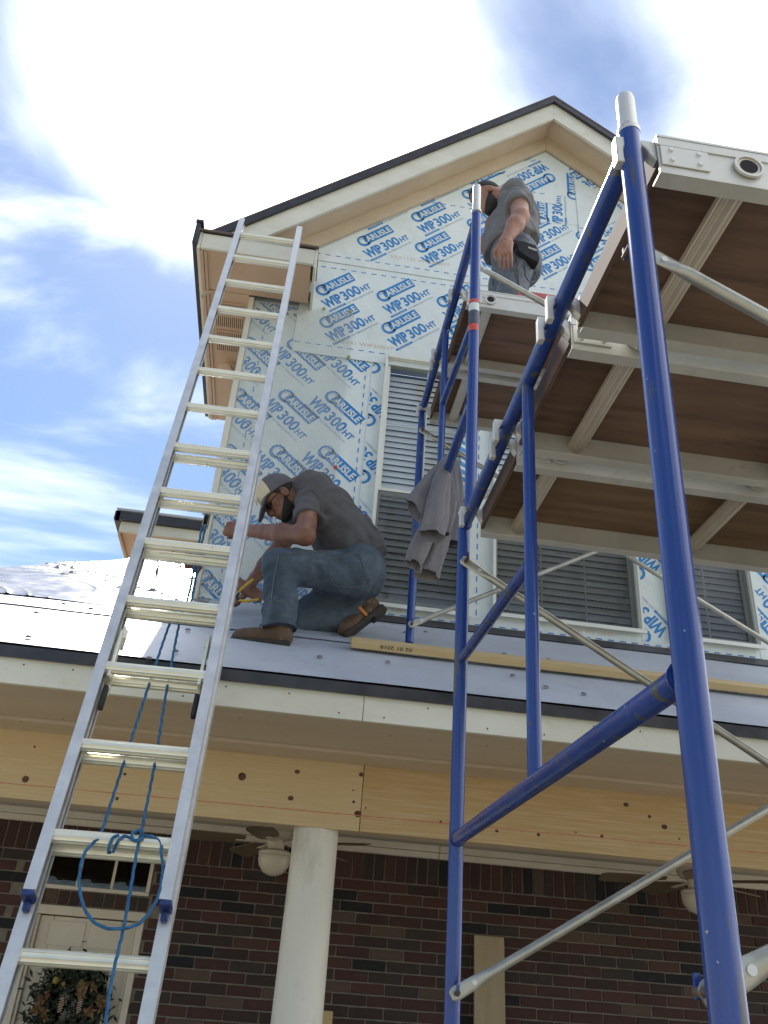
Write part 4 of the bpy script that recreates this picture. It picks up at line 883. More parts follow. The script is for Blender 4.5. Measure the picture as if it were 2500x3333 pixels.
brace('weathered cross brace in front of the windows, on the roof frame', XC, YC, H+2.845, H+1.655, XR+.02, 1)
brace('galvanised cross brace in front of the standing man', XA+.02, YA, H+2.775, H+1.60, XR+.01, -1)
brace('galvanised cross brace on the nearest blue leg at right', XB+.012, YBm, at(1362,530,YBm+.04).z, at(1531,2143,YBm+.04).z, XR-.01, -1)
def plank(label, y0, y1, zb, x0, x1, gold, xl, rungs, tubes='plank_tube'):
    t = thing('scaffold_plank', label, 'plank', (x0, (y0+y1)/2, zb), 'aluminium and plywood scaffold planks')
    h = .098
    for ya, s in ((y0, 1), (y1, -1)):
        b = MB(); b.box(x0, x1, min(ya, ya+s*.004), max(ya, ya+s*.004), zb+.004, zb+h); 
        b.box(x0, x1, min(ya, ya+s*.034), max(ya, ya+s*.034), zb, zb+.0038)
        b.box(x0, x1, min(ya-s*.004, ya+s*.03), max(ya-s*.004, ya+s*.03), zb+h+.0005, zb+h+.006)
        b.box(x0, x1, min(ya-s*.003, ya-s*.0005), max(ya-s*.003, ya-s*.0005), zb+h-.022, zb+h-.001)
        rl = b.build('side_rail', MT['plank_alu'], t, smooth=False)
        pl = MB(); pl.box(x0+.004, x0+.10, min(ya-s*.004, ya-s*.0008), max(ya-s*.004, ya-s*.0008), zb+.02, zb+h-.024); pp = pl.build('end_plate', MT['plank_alu'], rl, bevel=.001)
        for dx in (.025, .08):
            for dz in (.034, .062): c = Vector((x0+dx, ya-s*.004, zb+dz)); MB().tube([c, c-Vector((0, s*.004, 0))], [.0055, .004], 10).build('screw', MT['pin_steel'], rl)
        # hook over the ledger
        zc = zb+h-.004; xo = xl-.040; hk = [(x0+.006, zc), (xo, zc), (xo, zc-.072), (xo+.016, zc-.072)]
        n = 8; rr = TR+.004; zc2 = zc-.012-rr
        hk += [(xl-rr, zc2-.02)]+[(xl-rr*math.cos(math.pi*i/n), zc2+rr*math.sin(math.pi*i/n)) for i in range(n+1)]+[(x0+.006, zc2-.02)]
        b = MB(); b.prism([(px, min(ya+s*.006, ya+s*.028), pz_) for px, pz_ in hk], (0, .022, 0)); b.build('hook', MT['plank_alu'], t, bevel=.002)
        b = MB(); xo2 = XR+.045; hk2 = [(x1-.006, zc), (xo2, zc), (xo2, zc-.085), (xo2-.022, zc-.085), (XR+rr, zc2-.02)]+[(XR+rr*math.cos(math.pi*i/n), zc2+rr*math.sin(math.pi*i/n)) for i in range(n+1)]+[(x1-.006, zc2-.02)]
        b.prism([(px, min(ya+s*.006, ya+s*.034), pz_) for px, pz_ in hk2], (0, .028, 0)); b.build('hook', MT['plank_alu'], t, bevel=.002)
    MB().box(x0+.012, x1-.012, y0+.005, y1-.005, zb+h-.014, zb+h).build('plywood_deck', MT['ply_gold' if gold else 'ply'], t, smooth=False)
    MB().box(x0, x0+.010, y0+.005, y1-.005, zb+.03, zb+h).build('end_rail', MT['ply_edge'], t, smooth=False)
    for x in rungs:
        b = MB(); b.tube([(x, y0-.006, zb+.050), (x, y1+.006, zb+.050)], .024, 40, mod=lambda th, s: 1+.05*math.cos(14*th)); r_ = b.build('rung_tube', MT[tubes], t, ang=25)
        for ya in (y0, y1):
            rg = MB(); s = -1 if ya == y0 else 1
            V = []; m_ = 18
            for rr, dy in ((.0245, .004*s), (.030, .004*s), (.030, .009*s), (.0245, .009*s)): V += [Vector((x+rr*math.cos(2*math.pi*j/m_), ya+dy, zb+.050+rr*math.sin(2*math.pi*j/m_))) for j in range(m_)]
            rg.add(V, [(i*m_+j, i*m_+(j+1)%m_, ((i+1)%4)*m_+(j+1)%m_, ((i+1)%4)*m_+j) for i in range(4) for j in range(m_)]); rg.build('flare_ring', MT['plank_alu'], r_)
        cp = MB(); cp.tube([(x, y0-.0062, zb+.05), (x, y0-.0068, zb+.05)], .018, 18); cp.build('bore_shade', MT['hollow_dark'], r_)  # dark disc on the closed tube end paints the shade of a hollow
    return t
XL = XB+.006; x0p = .567
zl_ = H+1.383
plank('scaffold plank nearest the viewer, dark plywood underside, upper right', 1.012, 1.482, zl_, x0p, XR-.045, False, XL, [atX(1572,372,.70).x and .745, 1.35, 1.95, 2.5])
plank('middle one of the three lower scaffold planks', 1.522, 1.988, zl_, x0p, XR-.045, False, XL, [.735, 1.35, 1.95, 2.5])
plank('lower scaffold plank with golden plywood underside above the porch window', 2.026, 2.480, zl_-.01, x0p+.005, XR-.045, True, XL+.008, [.70, 1.30, 1.9, 2.5])
plank('upper scaffold plank under the standing man, toward the viewer', 3.000, 3.478, H+2.905, .610, XR-.045, False, XA+.026, [.725, 1.33, 1.95, 2.5], 'plank_alu')
plank('upper scaffold plank nearest the wrapped wall', 3.520, 3.985, H+2.905, .612, XR-.045, False, XA+.032, [.745, 1.35, 1.95, 2.5], 'plank_alu')
# ---- lumber lying on the roof under the frame
a = atP(757, 1392, Vector((0, 3.28, roofz(3.28)+.03)), Vector((0, -.614, 1)).normalized()); e = Vector((3.4, a.y-.02, roofz(a.y-.02)+.03))
sl_ = Vector((0, 1, .614)).normalized(); nr = Vector((0, -.614, 1)).normalized()
dx = (e-a).normalized(); b = MB(); b.obox((a+e)/2+nr*.012, dx, sl_, nr, (e-a).length/2, .044, .019); o = b.build('lumber_stud', MT['lumber'], None, bevel=.003)
tag(o, 'pale wooden stud lying along the roof below the scaffold leg', 'lumber')
V, F = fit(text2d('02 01 2018', 1, .012), 0, 0, .150, .017)
f0 = a+nr*.012-sl_*.0445
me = MB(); o_ = f0+dx*.285+nr*.010
me.add([o_-dx*p-nr*q-sl_*.0006 for p, q in V], F); me.build('date_stamp', MT['print_black'], o, smooth=False)
# ================================================================== things on the upper plank
p = at(1150, 634, 3.04); zt_ = H+2.905+.106
b = MB(); b.box(.865, 1.32, 3.02, 3.050, zt_, zt_+.062); o = b.build('spirit_level', MT['red_metal'], None, bevel=.003)
tag(o, 'worn red metal level lying on the upper plank at the man\'s feet', 'level')
c = Vector((.80, 3.06, zt_+.025))
def ft(P): return smin([f_ell(P, c, [(1,0,0),(0,1,0),(0,0,1)], (.055,.035,.030)), f_ell(P, c+Vector((.045,0,-.006)), [(1,0,0),(0,1,0),(0,0,1)], (.03,.03,.022)), f_ell(P, c+Vector((-.05,0,-.012)), [(1,0,0),(0,1,0),(0,0,1)], (.035,.03,.014))], .015)+wob(P, 140, .002)
o = nets('work_glove', ft, A3(c)-.11, A3(c)+.11, .005, M('glove', (.03,.032,.036), (.30,.30,.27), 45, .8, bump=.3, lo=.5, hi=.66), None)
tag(o, 'dark crumpled work glove on the upper plank left of the red level', 'glove')
# ================================================================== sweatshirt over the lower ledger of the roof frame
q7 = win(1300, 1100, 350/774)
sw = thing('sweatshirt', 'grey sweatshirt hanging over a blue scaffold tube', 'sweatshirt', q7(280, 1400, 3.2))
def loft(name, rings, n=28, fold=.24, seed=0):
    """open cloth tube through elliptical rings: (centre, axis a, axis b)"""
    V = []; k = len(rings); rr_ = random.Random(seed); ph = rr_.uniform(0, 6)
    for i, (c, a, b_) in enumerate(rings):
        for j in range(n):
            th = 2*math.pi*j/n; w_ = 1+fold*math.sin(3*th+ph+i*.5)*(.4+.6*math.sin(i*1.1+ph))+.10*math.sin(5*th+ph*2+i*.8)+.07*math.sin(8*th+ph-i*1.3)
            V.append(c+a*(math.cos(th)*w_)+b_*(math.sin(th)*w_))
    b = MB(); b.add(V, [(i*n+j, i*n+(j+1)%n, (i+1)*n+(j+1)%n, (i+1)*n+j) for i in range(k-1) for j in range(n)])
    o = b.build(name, MT['towel'], sw, ang=180); md = o.modifiers.new('s', 'SOLIDIFY'); md.thickness = .0032; md.offset = 0
    md = o.modifiers.new('u', 'SUBSURF'); md.levels = 1; md.render_levels = 2; return o
def V3(x, y, z): return Vector((x, y, z))
k7 = (q7(200, 1000, 3.2)-q7(100, 1000, 3.2)).length/100      # metres per picture unit
def ring(x, y, Y, ra, rb, ang=0, ty=.0):
    """ring centred at picture point; ra across, rb in depth; ang tilts the plane"""
    a = V3(math.cos(R(ang)), 0, math.sin(R(ang)))*ra*k7; return (q7(x, y, Y), a, V3(.25*math.sin(x), 1, ty).normalized()*rb*.8*k7)
loft('sleeve', [ring(350,850,3.13,14,26,-50), ring(300,930,3.13,45,40,-50), ring(210,1060,3.12,64,46,-52), ring(140,1170,3.11,80,46,-54,-.5), ring(105,1250,3.11,92,50,-54,-.7)], seed=1)
loft('sleeve', [ring(350,860,3.10,16,28,-10), ring(320,960,3.08,48,40,-10), ring(285,1130,3.07,66,48,-8), ring(255,1300,3.06,76,52,-6), ring(240,1380,3.06,78,54,-6,-.4), ring(232,1430,3.06,84,58,-6,-.7)], seed=2)
loft('hood', [ring(370,860,3.14,18,30,8), ring(355,980,3.14,44,48,10), ring(370,1140,3.15,48,58,14), ring(350,1290,3.16,46,50,6), ring(330,1420,3.16,24,40,0)], fold=.25, seed=3)
loft('body', [ring(395,880,3.24,24,40,12), ring(405,1020,3.24,48,52,8), ring(410,1200,3.24,56,60,4), ring(390,1350,3.24,66,60,0), ring(360,1480,3.23,72,58,0)], fold=.22, seed=4)
loft('sleeve', [ring(225,1330,3.16,52,46,-8), ring(170,1430,3.16,64,50,-18), ring(135,1540,3.15,64,50,-22), ring(112,1610,3.15,60,48,-25,-.4), ring(104,1640,3.15,58,46,-25,-.7)], fold=.22, seed=5)
loft('waistband', [ring(300,1420,3.2,60,54,0), ring(260,1540,3.2,76,58,-4), ring(225,1640,3.2,80,60,-3), ring(195,1715,3.2,80,60,-3,-.6)], fold=.14, seed=6)
# ================================================================== people
def head_frame(f, u):
    f = Vector(f).normalized(); u = Vector(u); u = (u-f*u.dot(f)).normalized(); s = u.cross(f).normalized(); return f, u, s     # s = the figure's left
def head_sdf(P, C, fr, near):
    f, u, s = fr; ax = [f, s, u]
    sk = f_ell(P, C+u*.042-f*.004, ax, (.096, .076, .098)); jaw = f_ell(P, C-u*.045+f*.040, ax, (.060, .056, .066)); brow = f_ell(P, C+f*.070+u*.012, ax, (.032, .055, .040))
    nose = f_cap(P, C+f*.098+u*.008, C+f*.116-u*.022, .009, .013); lip = f_ell(P, C+f*.092-u*.052, ax, (.014, .024, .014)); chin = f_ell(P, C+f*.078-u*.088, ax, (.022, .026, .020))
    d = smin([sk, jaw, brow, nose, lip, chin], .018)
    for q in (-1, 1):
        e = C+s*(.074*q)-f*.008-u*.004
        ear = np.maximum(f_ell(P, e, ax, (.020, .013, .033)), -f_ell(P, e+s*(.010*q)+f*.003, ax, (.010, .008, .017))); d = smin([d, ear], .006)
        eye = f_ell(P, C+f*.088+s*(.031*q)+u*.012, ax, (.010, .015, .009)); d = np.maximum(d, -eye+.004)
    return d
def hand_sdf(P, wr, d, pn, ac, curl, r=.0088, thumb=1):
    """wr wrist, d along the hand, pn palm normal (fingers curl to it), ac across from little to index finger"""
    d, pn, ac = Vector(d).normalized(), Vector(pn).normalized(), Vector(ac).normalized()
    ds = [f_rbox(P, wr+d*.050, [d, ac, pn], (.050, .042, .016), .014)]
    for i, ln in enumerate((.74, .93, 1.0, .92)):
        k = wr+d*.094+ac*(-.032+.0215*i); a = k; ang = 0
        for j, l in enumerate((.042*ln, .027*ln, .021*ln)):
            ang += curl[j]; v = d*math.cos(ang)+pn*math.sin(ang); e = a+v*l; ds.append(f_cap(P, a, e, r*(1-.07*j), r*(.94-.07*j))); a = e
    palm = smin(ds[:1]+[f_cap(P, wr-d*.02, wr+d*.03, .026, .024)], .02); fing = np.min(np.stack(ds[1:]), axis=0)
    t0 = wr+d*.022+ac*(.030*thumb); t1 = t0+d*.036+ac*(.028*thumb)+pn*.014; t2 = t1+d*.030+pn*.016; t3 = t2+d*.022+pn*.008-ac*(.006*thumb)
    th = smin([f_cap(P, t0, t1, .0135, .0115), f_cap(P, t1, t2, .0112, .0102), f_cap(P, t2, t3, .010, .0085)], .005)
    return smin([smin([palm, fing], .007), th], .010)
z_ = win(700, 1500, 600/1659)
# ---------------- kneeling man
C1 = z_(612, 338, 4.00); FR1 = head_frame((-.58, .05, -.81), (-.81, 0, .58))
J = dict(nb=z_(765, 262, 4.02), ch=z_(960, 440, 4.00), wa=z_(1250, 850, 3.99), ls=z_(850, 370, 3.86), le=z_(812, 672, 3.74), lw=z_(250, 622, 4.08), rs=z_(900, 360, 4.18), re=z_(520, 860, 4.36), rw=z_(330, 1090, 4.31),
         lh=z_(1270, 985, 3.88), lk=z_(545, 905, 3.80), la=z_(560, 1510, 3.77), rh=z_(1290, 1000, 4.07), rk=z_(745, 1420, 4.13), ra=z_(1330, 1380, 4.08))
p1 = thing('person', 'man in grey shirt, jeans and two tone cap kneeling on the roof', 'person', J['rk']-Vector((0,0,.08)))
fd = (J['lw']-J['le']).normalized(); hd = (fd*.9+Vector((-.4, .25, .05))).normalized()
rf = (J['rw']-J['re']).normalized(); rhd = (rf*.75+Vector((-.25, .0, -.55))).normalized()
def f_body(P):
    f = [head_sdf(P, C1, FR1, 0)]
    f.append(f_cap(P, C1-FR1[0]*.04-FR1[1]*.04, J['nb'], .058, .066))
    f.append(f_cap(P, J['nb'], J['ch'], .075, .10)); f.append(f_cap(P, J['ch'], J['wa'], .10, .10))
    f.append(f_cap(P, J['ls'], J['le'], .055, .049)); f.append(f_cap(P, J['le'], J['le'].lerp(J['lw'], .35), .047, .050)); f.append(f_cap(P, J['le'].lerp(J['lw'], .35), J['lw'], .049, .029))
    f.append(f_cap(P, J['rs'], J['re'], .055, .046)); f.append(f_cap(P, J['re'], J['re'].lerp(J['rw'], .35), .045, .045)); f.append(f_cap(P, J['re'].lerp(J['rw'], .35), J['rw'], .044, .028))
    for a, b in (('lh','lk'), ('lk','la'), ('rh','rk'), ('rk','ra')): f.append(f_cap(P, J[a], J[b], .06, .045))
    d = smin(f, .022)
    d = smin([d, hand_sdf(P, J['lw'], hd, Vector((.15, 1, .1)), Vector((.05, -.1, 1)), (1.0, 1.3, .9))], .014)
    return smin([d, hand_sdf(P, J['rw'], rhd, Vector((-.2, .7, -.5)), Vector((.5, -.5, .3)), (.8, 1.1, .7))], .014)
lo = A3((-.62, 3.60, H+1.30)); hi = A3((.62, 4.52, H+2.66))
nets('body', f_body, lo, hi, .0055, MT['skin1'], p1)
se = J['ls'].lerp(J['le'], .52); sd_ = (J['le']-J['ls']).normalized(); re_ = J['rs'].lerp(J['re'], .5); rd_ = (J['re']-J['rs']).normalized()
def f_shirt(P):
    ax = [(.62, 0, -.78), (0, 1, 0), (.78, 0, .62)]
    t = smin([f_cap(P, J['nb']+Vector((.03,0,-.01)), J['nb']+Vector((.04,0,-.02)), .082), f_ell(P, z_(930, 400, 4.02), ax, (.19, .215, .125)), f_ell(P, z_(1010, 520, 4.0), ax, (.20, .20, .145)), f_ell(P, z_(1180, 700, 3.99), ax, (.19, .185, .150)), f_ell(P, z_(1310, 850, 3.99), ax, (.16, .18, .128))], .05)
    sl1 = np.maximum(f_cap(P, J['ls']+Vector((.01,.02,.01)), J['le'], .085, .066), f_pl(P, se, sd_)); sl2 = np.maximum(f_cap(P, J['rs'], J['re'], .082, .062), f_pl(P, re_, rd_))
    d = smin([t, sl1, sl2], .03)
    d = np.maximum(d, f_pl(P, z_(1395, 925, 3.99), (.72, 0, -.70)))                      # hem
    d = np.maximum(d, -f_pl(P, J['nb']+Vector((-.035,0,.01)), (.93, 0, -.36)))             # neck opening
    return d+wob(P, 26, .008)+wob(P, 55, .005, 2.)+.007*np.sin((P[:,0]*.5-P[:,2]*.8)*42+3*np.sin(P[:,0]*13))*np.clip(1-np.abs(P[:,0]-.1)*5, 0, 1)+.006*np.sin((P[:,0]*.72+P[:,2]*.7)*75+2*np.sin(P[:,0]*20))*np.clip((P[:,0]-.12)*5, 0, 1)
nets('t_shirt', f_shirt, lo, hi, .008, MT['shirt'], p1)
def f_jeans(P):
    pel = smin([f_ell(P, z_(1290, 960, 3.98), [(1,0,0),(0,1,0),(0,0,1)], (.140, .185, .125)), f_ell(P, z_(1310, 1060, 3.98), [(1,0,0),(0,1,0),(0,0,1)], (.125, .175, .105))], .04)
    th = f_cap(P, J['lh']+Vector((-.02,0,-.02)), J['lk']+Vector((.03,0,-.02)), .112, .082); kn = f_ell(P, J['lk']+Vector((.02,0,-.015)), [(1,0,0),(0,1,0),(0,0,1)], (.085, .078, .082))
    sh = np.maximum(f_cap(P, J['lk']+Vector((.03,0,-.05)), J['la']+Vector((.01,0,.0)), .078, .083), f_pl(P, J['la']+Vector((0,0,.0)), (.15, 0, -1)))
    rt = f_cap(P, J['rh']+Vector((-.02,0,-.04)), J['rk']+Vector((.03,0,.02)), .105, .078); rs = np.maximum(f_cap(P, J['rk']+Vector((.03,0,-.01)), J['ra'], .078, .072), f_pl(P, J['ra'], (J['ra']-J['rk'])))
    d = smin([pel, th, kn, sh, rt, rs], .035)
    return d+wob(P, 30, .006, 1.)+wob(P, 70, .003, .5)+.0028*np.sin(P[:,2]*85+3*np.sin(P[:,0]*24))*np.clip((-P[:,0]+.02)*9, 0, 1)
jn = nets('jeans', f_jeans, lo, hi, .008, MT['jeans'], p1)
def surf(x, y, Y0, fn, off=.002):
    """first hit of the viewing ray with a body surface, for seams"""
    o = Vector((0, 0, H)); d = (z_(x, y, Y0)-o).normalized(); t = (z_(x, y, Y0)-o).length-.5
    for _ in range(80):
        p = o+d*t; v = float(fn(np.array([list(p)], dtype=np.float32))[0])
        if v < .0012: return o+d*(t-off)
        t += max(.001, v*.7)
    return None
def seam(name, pts, fn, r, mat, parent, Y0):
    P = [q for q in (surf(x, y, Y0, fn) for x, y in pts) if q]; MB().tube(spline(P, 4), r, 6).build(name, MT[mat], parent)
seam('side_seam', [(575,830),(560,900),(540,1000),(520,1120),(505,1250),(495,1380),(480,1500)], f_jeans, .0030, 'seam', jn, 3.8)
seam('thigh_seam', [(640,838),(760,830),(900,818),(1040,805),(1150,800),(1270,805)], f_jeans, .0026, 'seam', jn, 3.8)
seam('back_pocket', [(1010,890),(1140,870),(1285,838),(1340,960),(1390,1090),(1290,1130),(1180,1138),(1070,1115),(1030,1000),(1010,890)], f_jeans, .0022, 'seam', jn, 3.8)
seam('front_pocket', [(870,838),(930,920),(985,975)], f_jeans, .0026, 'seam', jn, 3.8)
b = MB(); b.tube([J['la']+Vector((.002,0,.012)), J['la']+Vector((.004,0,-.004))], [.086, .087], 24, caps=False); b.build('hem', MT['jeans'], jn)
def boot(name, heel, toe, ankle, up, side, parent):
    """ankle boot: heel and toe are points on the sole line"""
    d = (toe-heel); Lb = d.length; d.normalize(); up = Vector(up); up = (up-d*up.dot(d)).normalized(); s = up.cross(d)
    def fb(P):
        low = smin([f_ell(P, heel+d*.05+up*.055, [d, s, up], (.060, .042, .055)), f_ell(P, heel+d*(Lb*.50)+up*.045, [d, s, up], (.11, .042, .042)), f_ell(P, toe-d*.065+up*.038, [d, s, up], (.070, .049, .038))], .03)
        sh = f_cap(P, heel+d*.055+up*.07, ankle, .050, .052); b_ = smin([low, sh], .03); b_ = np.maximum(b_, -f_pl(P, heel+up*.016, up)); return b_+wob(P, 60, .0018)
    c = (heel+toe+ankle)/3; bt = nets(name, fb, A3(c)-.24, A3(c)+.24, .007, MT['boot'], parent)
    def fs(P):
        q = f_rbox(P, heel+d*(Lb*.5)+up*.011, [d, s, up], (Lb*.5+.006, .048, .014), .012)
        he = f_rbox(P, heel+d*.035-up*.006, [d, s, up], (.042, .042, .012), .005); return np.minimum(q, he)
    nets('sole', fs, A3(c)-.24, A3(c)+.24, .006, MT['sole'], bt); return bt, d, up, s
hl = z_(668, 1690, 3.765); tl = z_(150, 1650, 3.80)
boot('boot', hl, tl, J['la']+Vector((.01,0,-.02)), (0, 0, 1), 1, p1)
rt_toe = z_(1172, 1610, 4.05); rt_heel = z_(1515, 1345, 4.06)
bt2, d2_, u2_, s2_ = boot('boot', rt_heel, rt_toe, J['ra']+Vector((.0,0,.01)), Vector((-.8, 0, .5)), 1, p1)
b = MB(); b.obox(rt_heel+d2_*.105+u2_*.05-s2_*.0+Vector((0,-.050,0)), d2_, u2_, (0,1,0), .008, .030, .003); b.build('pull_tab', MT['orange'], bt2, bevel=.002)
f1, u1, s1 = FR1
def f_cap_(P):
    o = f_ell(P, C1+u1*.045-f1*.004, [f1, s1, u1], (.110, .090, .112)); pl_ = f_pl(P, C1+u1*.030, u1*.97-f1*.22)
    return np.maximum(o, -pl_)
cp = nets('cap', f_cap_, A3(C1)-.2, A3(C1)+.2, .005, MT['cap_grey'], p1)
nets('front_panel', lambda P: np.maximum(np.maximum(f_ell(P, C1+u1*.045-f1*.004, [f1, s1, u1], (.1135, .0925, .1145)), -f_pl(P, C1+u1*.036, u1*.97-f1*.22)), -f_pl(P, C1+f1*.044+u1*.05, f1*.9+u1*.30)), A3(C1)-.2, A3(C1)+.2, .004, MT['cap_beige'], cp)
nets('bill', lambda P: np.maximum(f_ell(P, C1+f1*.110+u1*.036, [(f1-u1*.50), s1, (u1+f1*.50)], (.084, .076, .011))+.0, -f_pl(P, C1+f1*.07, f1)), A3(C1)-.25, A3(C1)+.25, .004, MT['cap_grey'], cp)
b = MB(); c_ = C1+f1*.108+u1*.088-s1*.0; b.obox(c_+f1*.004+u1*.002, s1, (f1*.4-u1), (f1+u1*.4), .026, .013, .002); b.build('patch', MT['cap_beige'], cp, bevel=.001)
nets('beard', lambda P: np.maximum(np.maximum(head_sdf(P, C1, FR1, 0)-.0042+wob(P, 260, .0012), f_pl(P, C1-u1*.010, u1*.80+f1*.56)), np.maximum(-f_pl(P, C1-f1*.002, f1+u1*.10), np.abs(f_pl(P, C1, s1))-.067)), A3(C1)-.16, A3(C1)+.16, .0035, MT['hair'], p1)
nets('hair', lambda P: np.maximum(np.maximum(f_ell(P, C1+u1*.038-f1*.006, [f1, s1, u1], (.0985, .0795, .098)), f_pl(P, C1+u1*.034, u1*.97-f1*.22)), f_pl(P, C1+f1*.012-u1*.0, f1*.8-u1*.55)), A3(C1)-.16, A3(C1)+.16, .004, MT['hair'], p1)
b = MB()
for q in (-1, 1):
    e = C1+f1*.103+s1*(.032*q)+u1*.008
    b.tube([e+(s1*math.cos(a)*.024+u1*math.sin(a)*.017) for a in np.linspace(0, 2*math.pi, 17)], .0024, 6, caps=False)
    b.tube([e+s1*(.024*q)+u1*.006, C1+f1*.04+s1*(.079*q)+u1*.012, C1-f1*.01+s1*(.081*q)+u1*.014], .0026, 6)
b.tube([C1+f1*.104+s1*.008+u1*.012, C1+f1*.108+u1*.014, C1+f1*.104-s1*.008+u1*.012], .0022, 6); gs = b.build('glasses', MT['rubber'], p1)
for q in (-1, 1): e = C1+f1*.102+s1*(.032*q)+u1*.008; MB().prism([e+(s1*math.cos(a)*.022+u1*math.sin(a)*.015) for a in np.linspace(0, 2*math.pi, 15)[:-1]], f1*.0015).build('lens', MT['lens'], gs, smooth=False)
# things in his hands
hc = J['lw']+hd*.075
b = MB(); tp = z_(85, 520, 4.24); bt_ = z_(112, 820, 4.27); b.bar(tp, bt_, (0,1,0), .003, .020); o = b.build('measuring_tape', MT['white_plastic'], None); tag(o, 'white tape strip held in the kneeling man\'s raised hand', 'tape')
seam('sleeve_hem', [(668,520),(720,500),(790,497),(850,515),(885,550)], f_shirt, .0026, 'shirt', p1, 3.75)
seam('shoulder_seam', [(735,250),(800,245),(880,270),(930,330),(955,400),(950,470)], f_shirt, .0022, 'shirt', p1, 3.8)
sn = thing('tin_snips', 'yellow handled tin snips in the kneeling man\'s lower hand', 'snips', J['rw'])
for pts in ([(205,1185),(265,1130),(310,1095),(345,1065)], [(210,1255),(270,1262),(330,1258),(395,1245)]):
    P = spline([z_(x, y, 4.24) for x, y in pts], 5); MB().tube(P, [.006+.003*math.sin(i/len(P)*3) for i in range(len(P))], 10).build('handle', MT['yellow'], sn)
MB().tube([z_(215,1190,4.24), z_(190,1225,4.24), z_(215,1255,4.24)], .007, 8).build('pivot', MT['rubber'], sn)
MB().tube([z_(195,1225,4.24), z_(130,1240,4.27), z_(40,1255,4.30)], [.010,.008,.002], 8).build('blade', MT['galv'], sn)
# ---------------- standing man
y_ = win(1500, 550, 300/1475)
YP = 3.62
C2 = y_(455, 475, YP-.03); FR2 = head_frame((-.70, .20, -.68), (-.60, .25, .76))
K = dict(nb=y_(770, 430, YP), ch=y_(850, 640, YP+.02), wa=y_(850, 1150, YP+.02), pe=y_(830, 1480, YP), ls=y_(930, 510, 3.44), le=y_(950, 765, 3.35), lw=y_(705, 1165, 3.33), rs=y_(660, 540, 3.80), re=y_(560, 760, 3.90), rw=y_(420, 1100, 3.92))
FZ = H+2.905+.104
p2 = thing('person', 'bearded man in grey shirt and jeans standing on the upper planks', 'person', (K['pe'].x, YP, FZ))
K['lhip'] = K['pe']+Vector((.01,-.085,-.04)); K['rhip'] = K['pe']+Vector((-.01,.085,-.04)); K['lk'] = Vector((K['pe'].x-.04, YP-.10, FZ+.50)); K['rk'] = Vector((K['pe'].x-.05, YP+.10, FZ+.50)); K['la'] = Vector((K['pe'].x+.0, YP-.10, FZ+.10)); K['ra'] = Vector((K['pe'].x-.01, YP+.11, FZ+.10))
hd2 = (y_(725, 1480, 3.33)-K['lw']).normalized()
def f_body2(P):
    f = [head_sdf(P, C2, FR2, 0), f_cap(P, C2-FR2[0]*.04-FR2[1]*.05, K['nb'], .060, .072), f_cap(P, K['nb'], K['ch'], .08, .11), f_cap(P, K['ch'], K['pe'], .11, .10)]
    for a, e, w_, r0, r1, r2 in (('ls','le','lw',.058,.050,.030), ('rs','re','rw',.056,.048,.030)):
        f += [f_cap(P, K[a], K[e], r0, r1), f_cap(P, K[e], K[e].lerp(K[w_], .35), r1, r1), f_cap(P, K[e].lerp(K[w_], .35), K[w_], r1*.97, r2)]
    for a, b in (('lhip','lk'), ('lk','la'), ('rhip','rk'), ('rk','ra')): f.append(f_cap(P, K[a], K[b], .06, .045))
    d = smin(f, .022)
    return smin([d, hand_sdf(P, K['lw'], hd2, Vector((.25, 1, 0)), Vector((-1, .2, .1)), (.25, .35, .25)), hand_sdf(P, K['rw'], (-.5, .3, -.8), Vector((0, -1, 0)), Vector((-.8, 0, .5)), (.4, .5, .3))], .014)
lo2 = A3((.45, 3.15, FZ+.02)); hi2 = A3((1.35, 4.12, FZ+1.72))
nets('body', f_body2, lo2, hi2, .006, MT['skin2'], p2)
se2 = K['ls'].lerp(K['le'], .42); sd2 = (K['le']-K['ls']).normalized(); re2 = K['rs'].lerp(K['re'], .5); rd2 = (K['re']-K['rs']).normalized()
def f_shirt2(P):
    ax = [(.85, -.5, 0), (.5, .85, 0), (0, 0, 1)]
    t = smin([f_ell(P, y_(900, 610, YP), ax, (.118, .195, .10)), f_ell(P, y_(895, 800, YP+.01), ax, (.134, .185, .16)), f_ell(P, y_(820, 1080, YP+.01), ax, (.168, .175, .17)), f_ell(P, y_(790, 1300, YP), ax, (.168, .170, .14)), f_cap(P, K['nb']+Vector((.03,0,-.01)), K['nb']+Vector((.05,0,-.04)), .078)], .05)
    s1_ = np.maximum(f_cap(P, K['ls']+Vector((0,.02,.012)), K['le'], .086, .074), f_pl(P, se2, sd2)); s2_ = np.maximum(f_cap(P, K['rs'], K['re'], .082, .07), f_pl(P, re2, rd2))
    d = smin([t, s1_, s2_], .03)
    d = np.maximum(d, -f_pl(P, y_(880, 1240, YP), (-.55, .1, -1))*-1 if False else -f_pl(P, y_(900, 1250, YP), (-.45, 0, 1)))
    d = np.maximum(d, f_pl(P, K['nb']+Vector((-.03,0,.045)), (-.75, .2, .65)))
    return d+wob(P, 24, .009)+wob(P, 60, .0045, 2.)+.005*np.sin((P[:,0]*.6+P[:,2]*.8)*48+2*np.sin(P[:,2]*17))
nets('t_shirt', f_shirt2, lo2, hi2, .008, MT['shirt2'], p2)
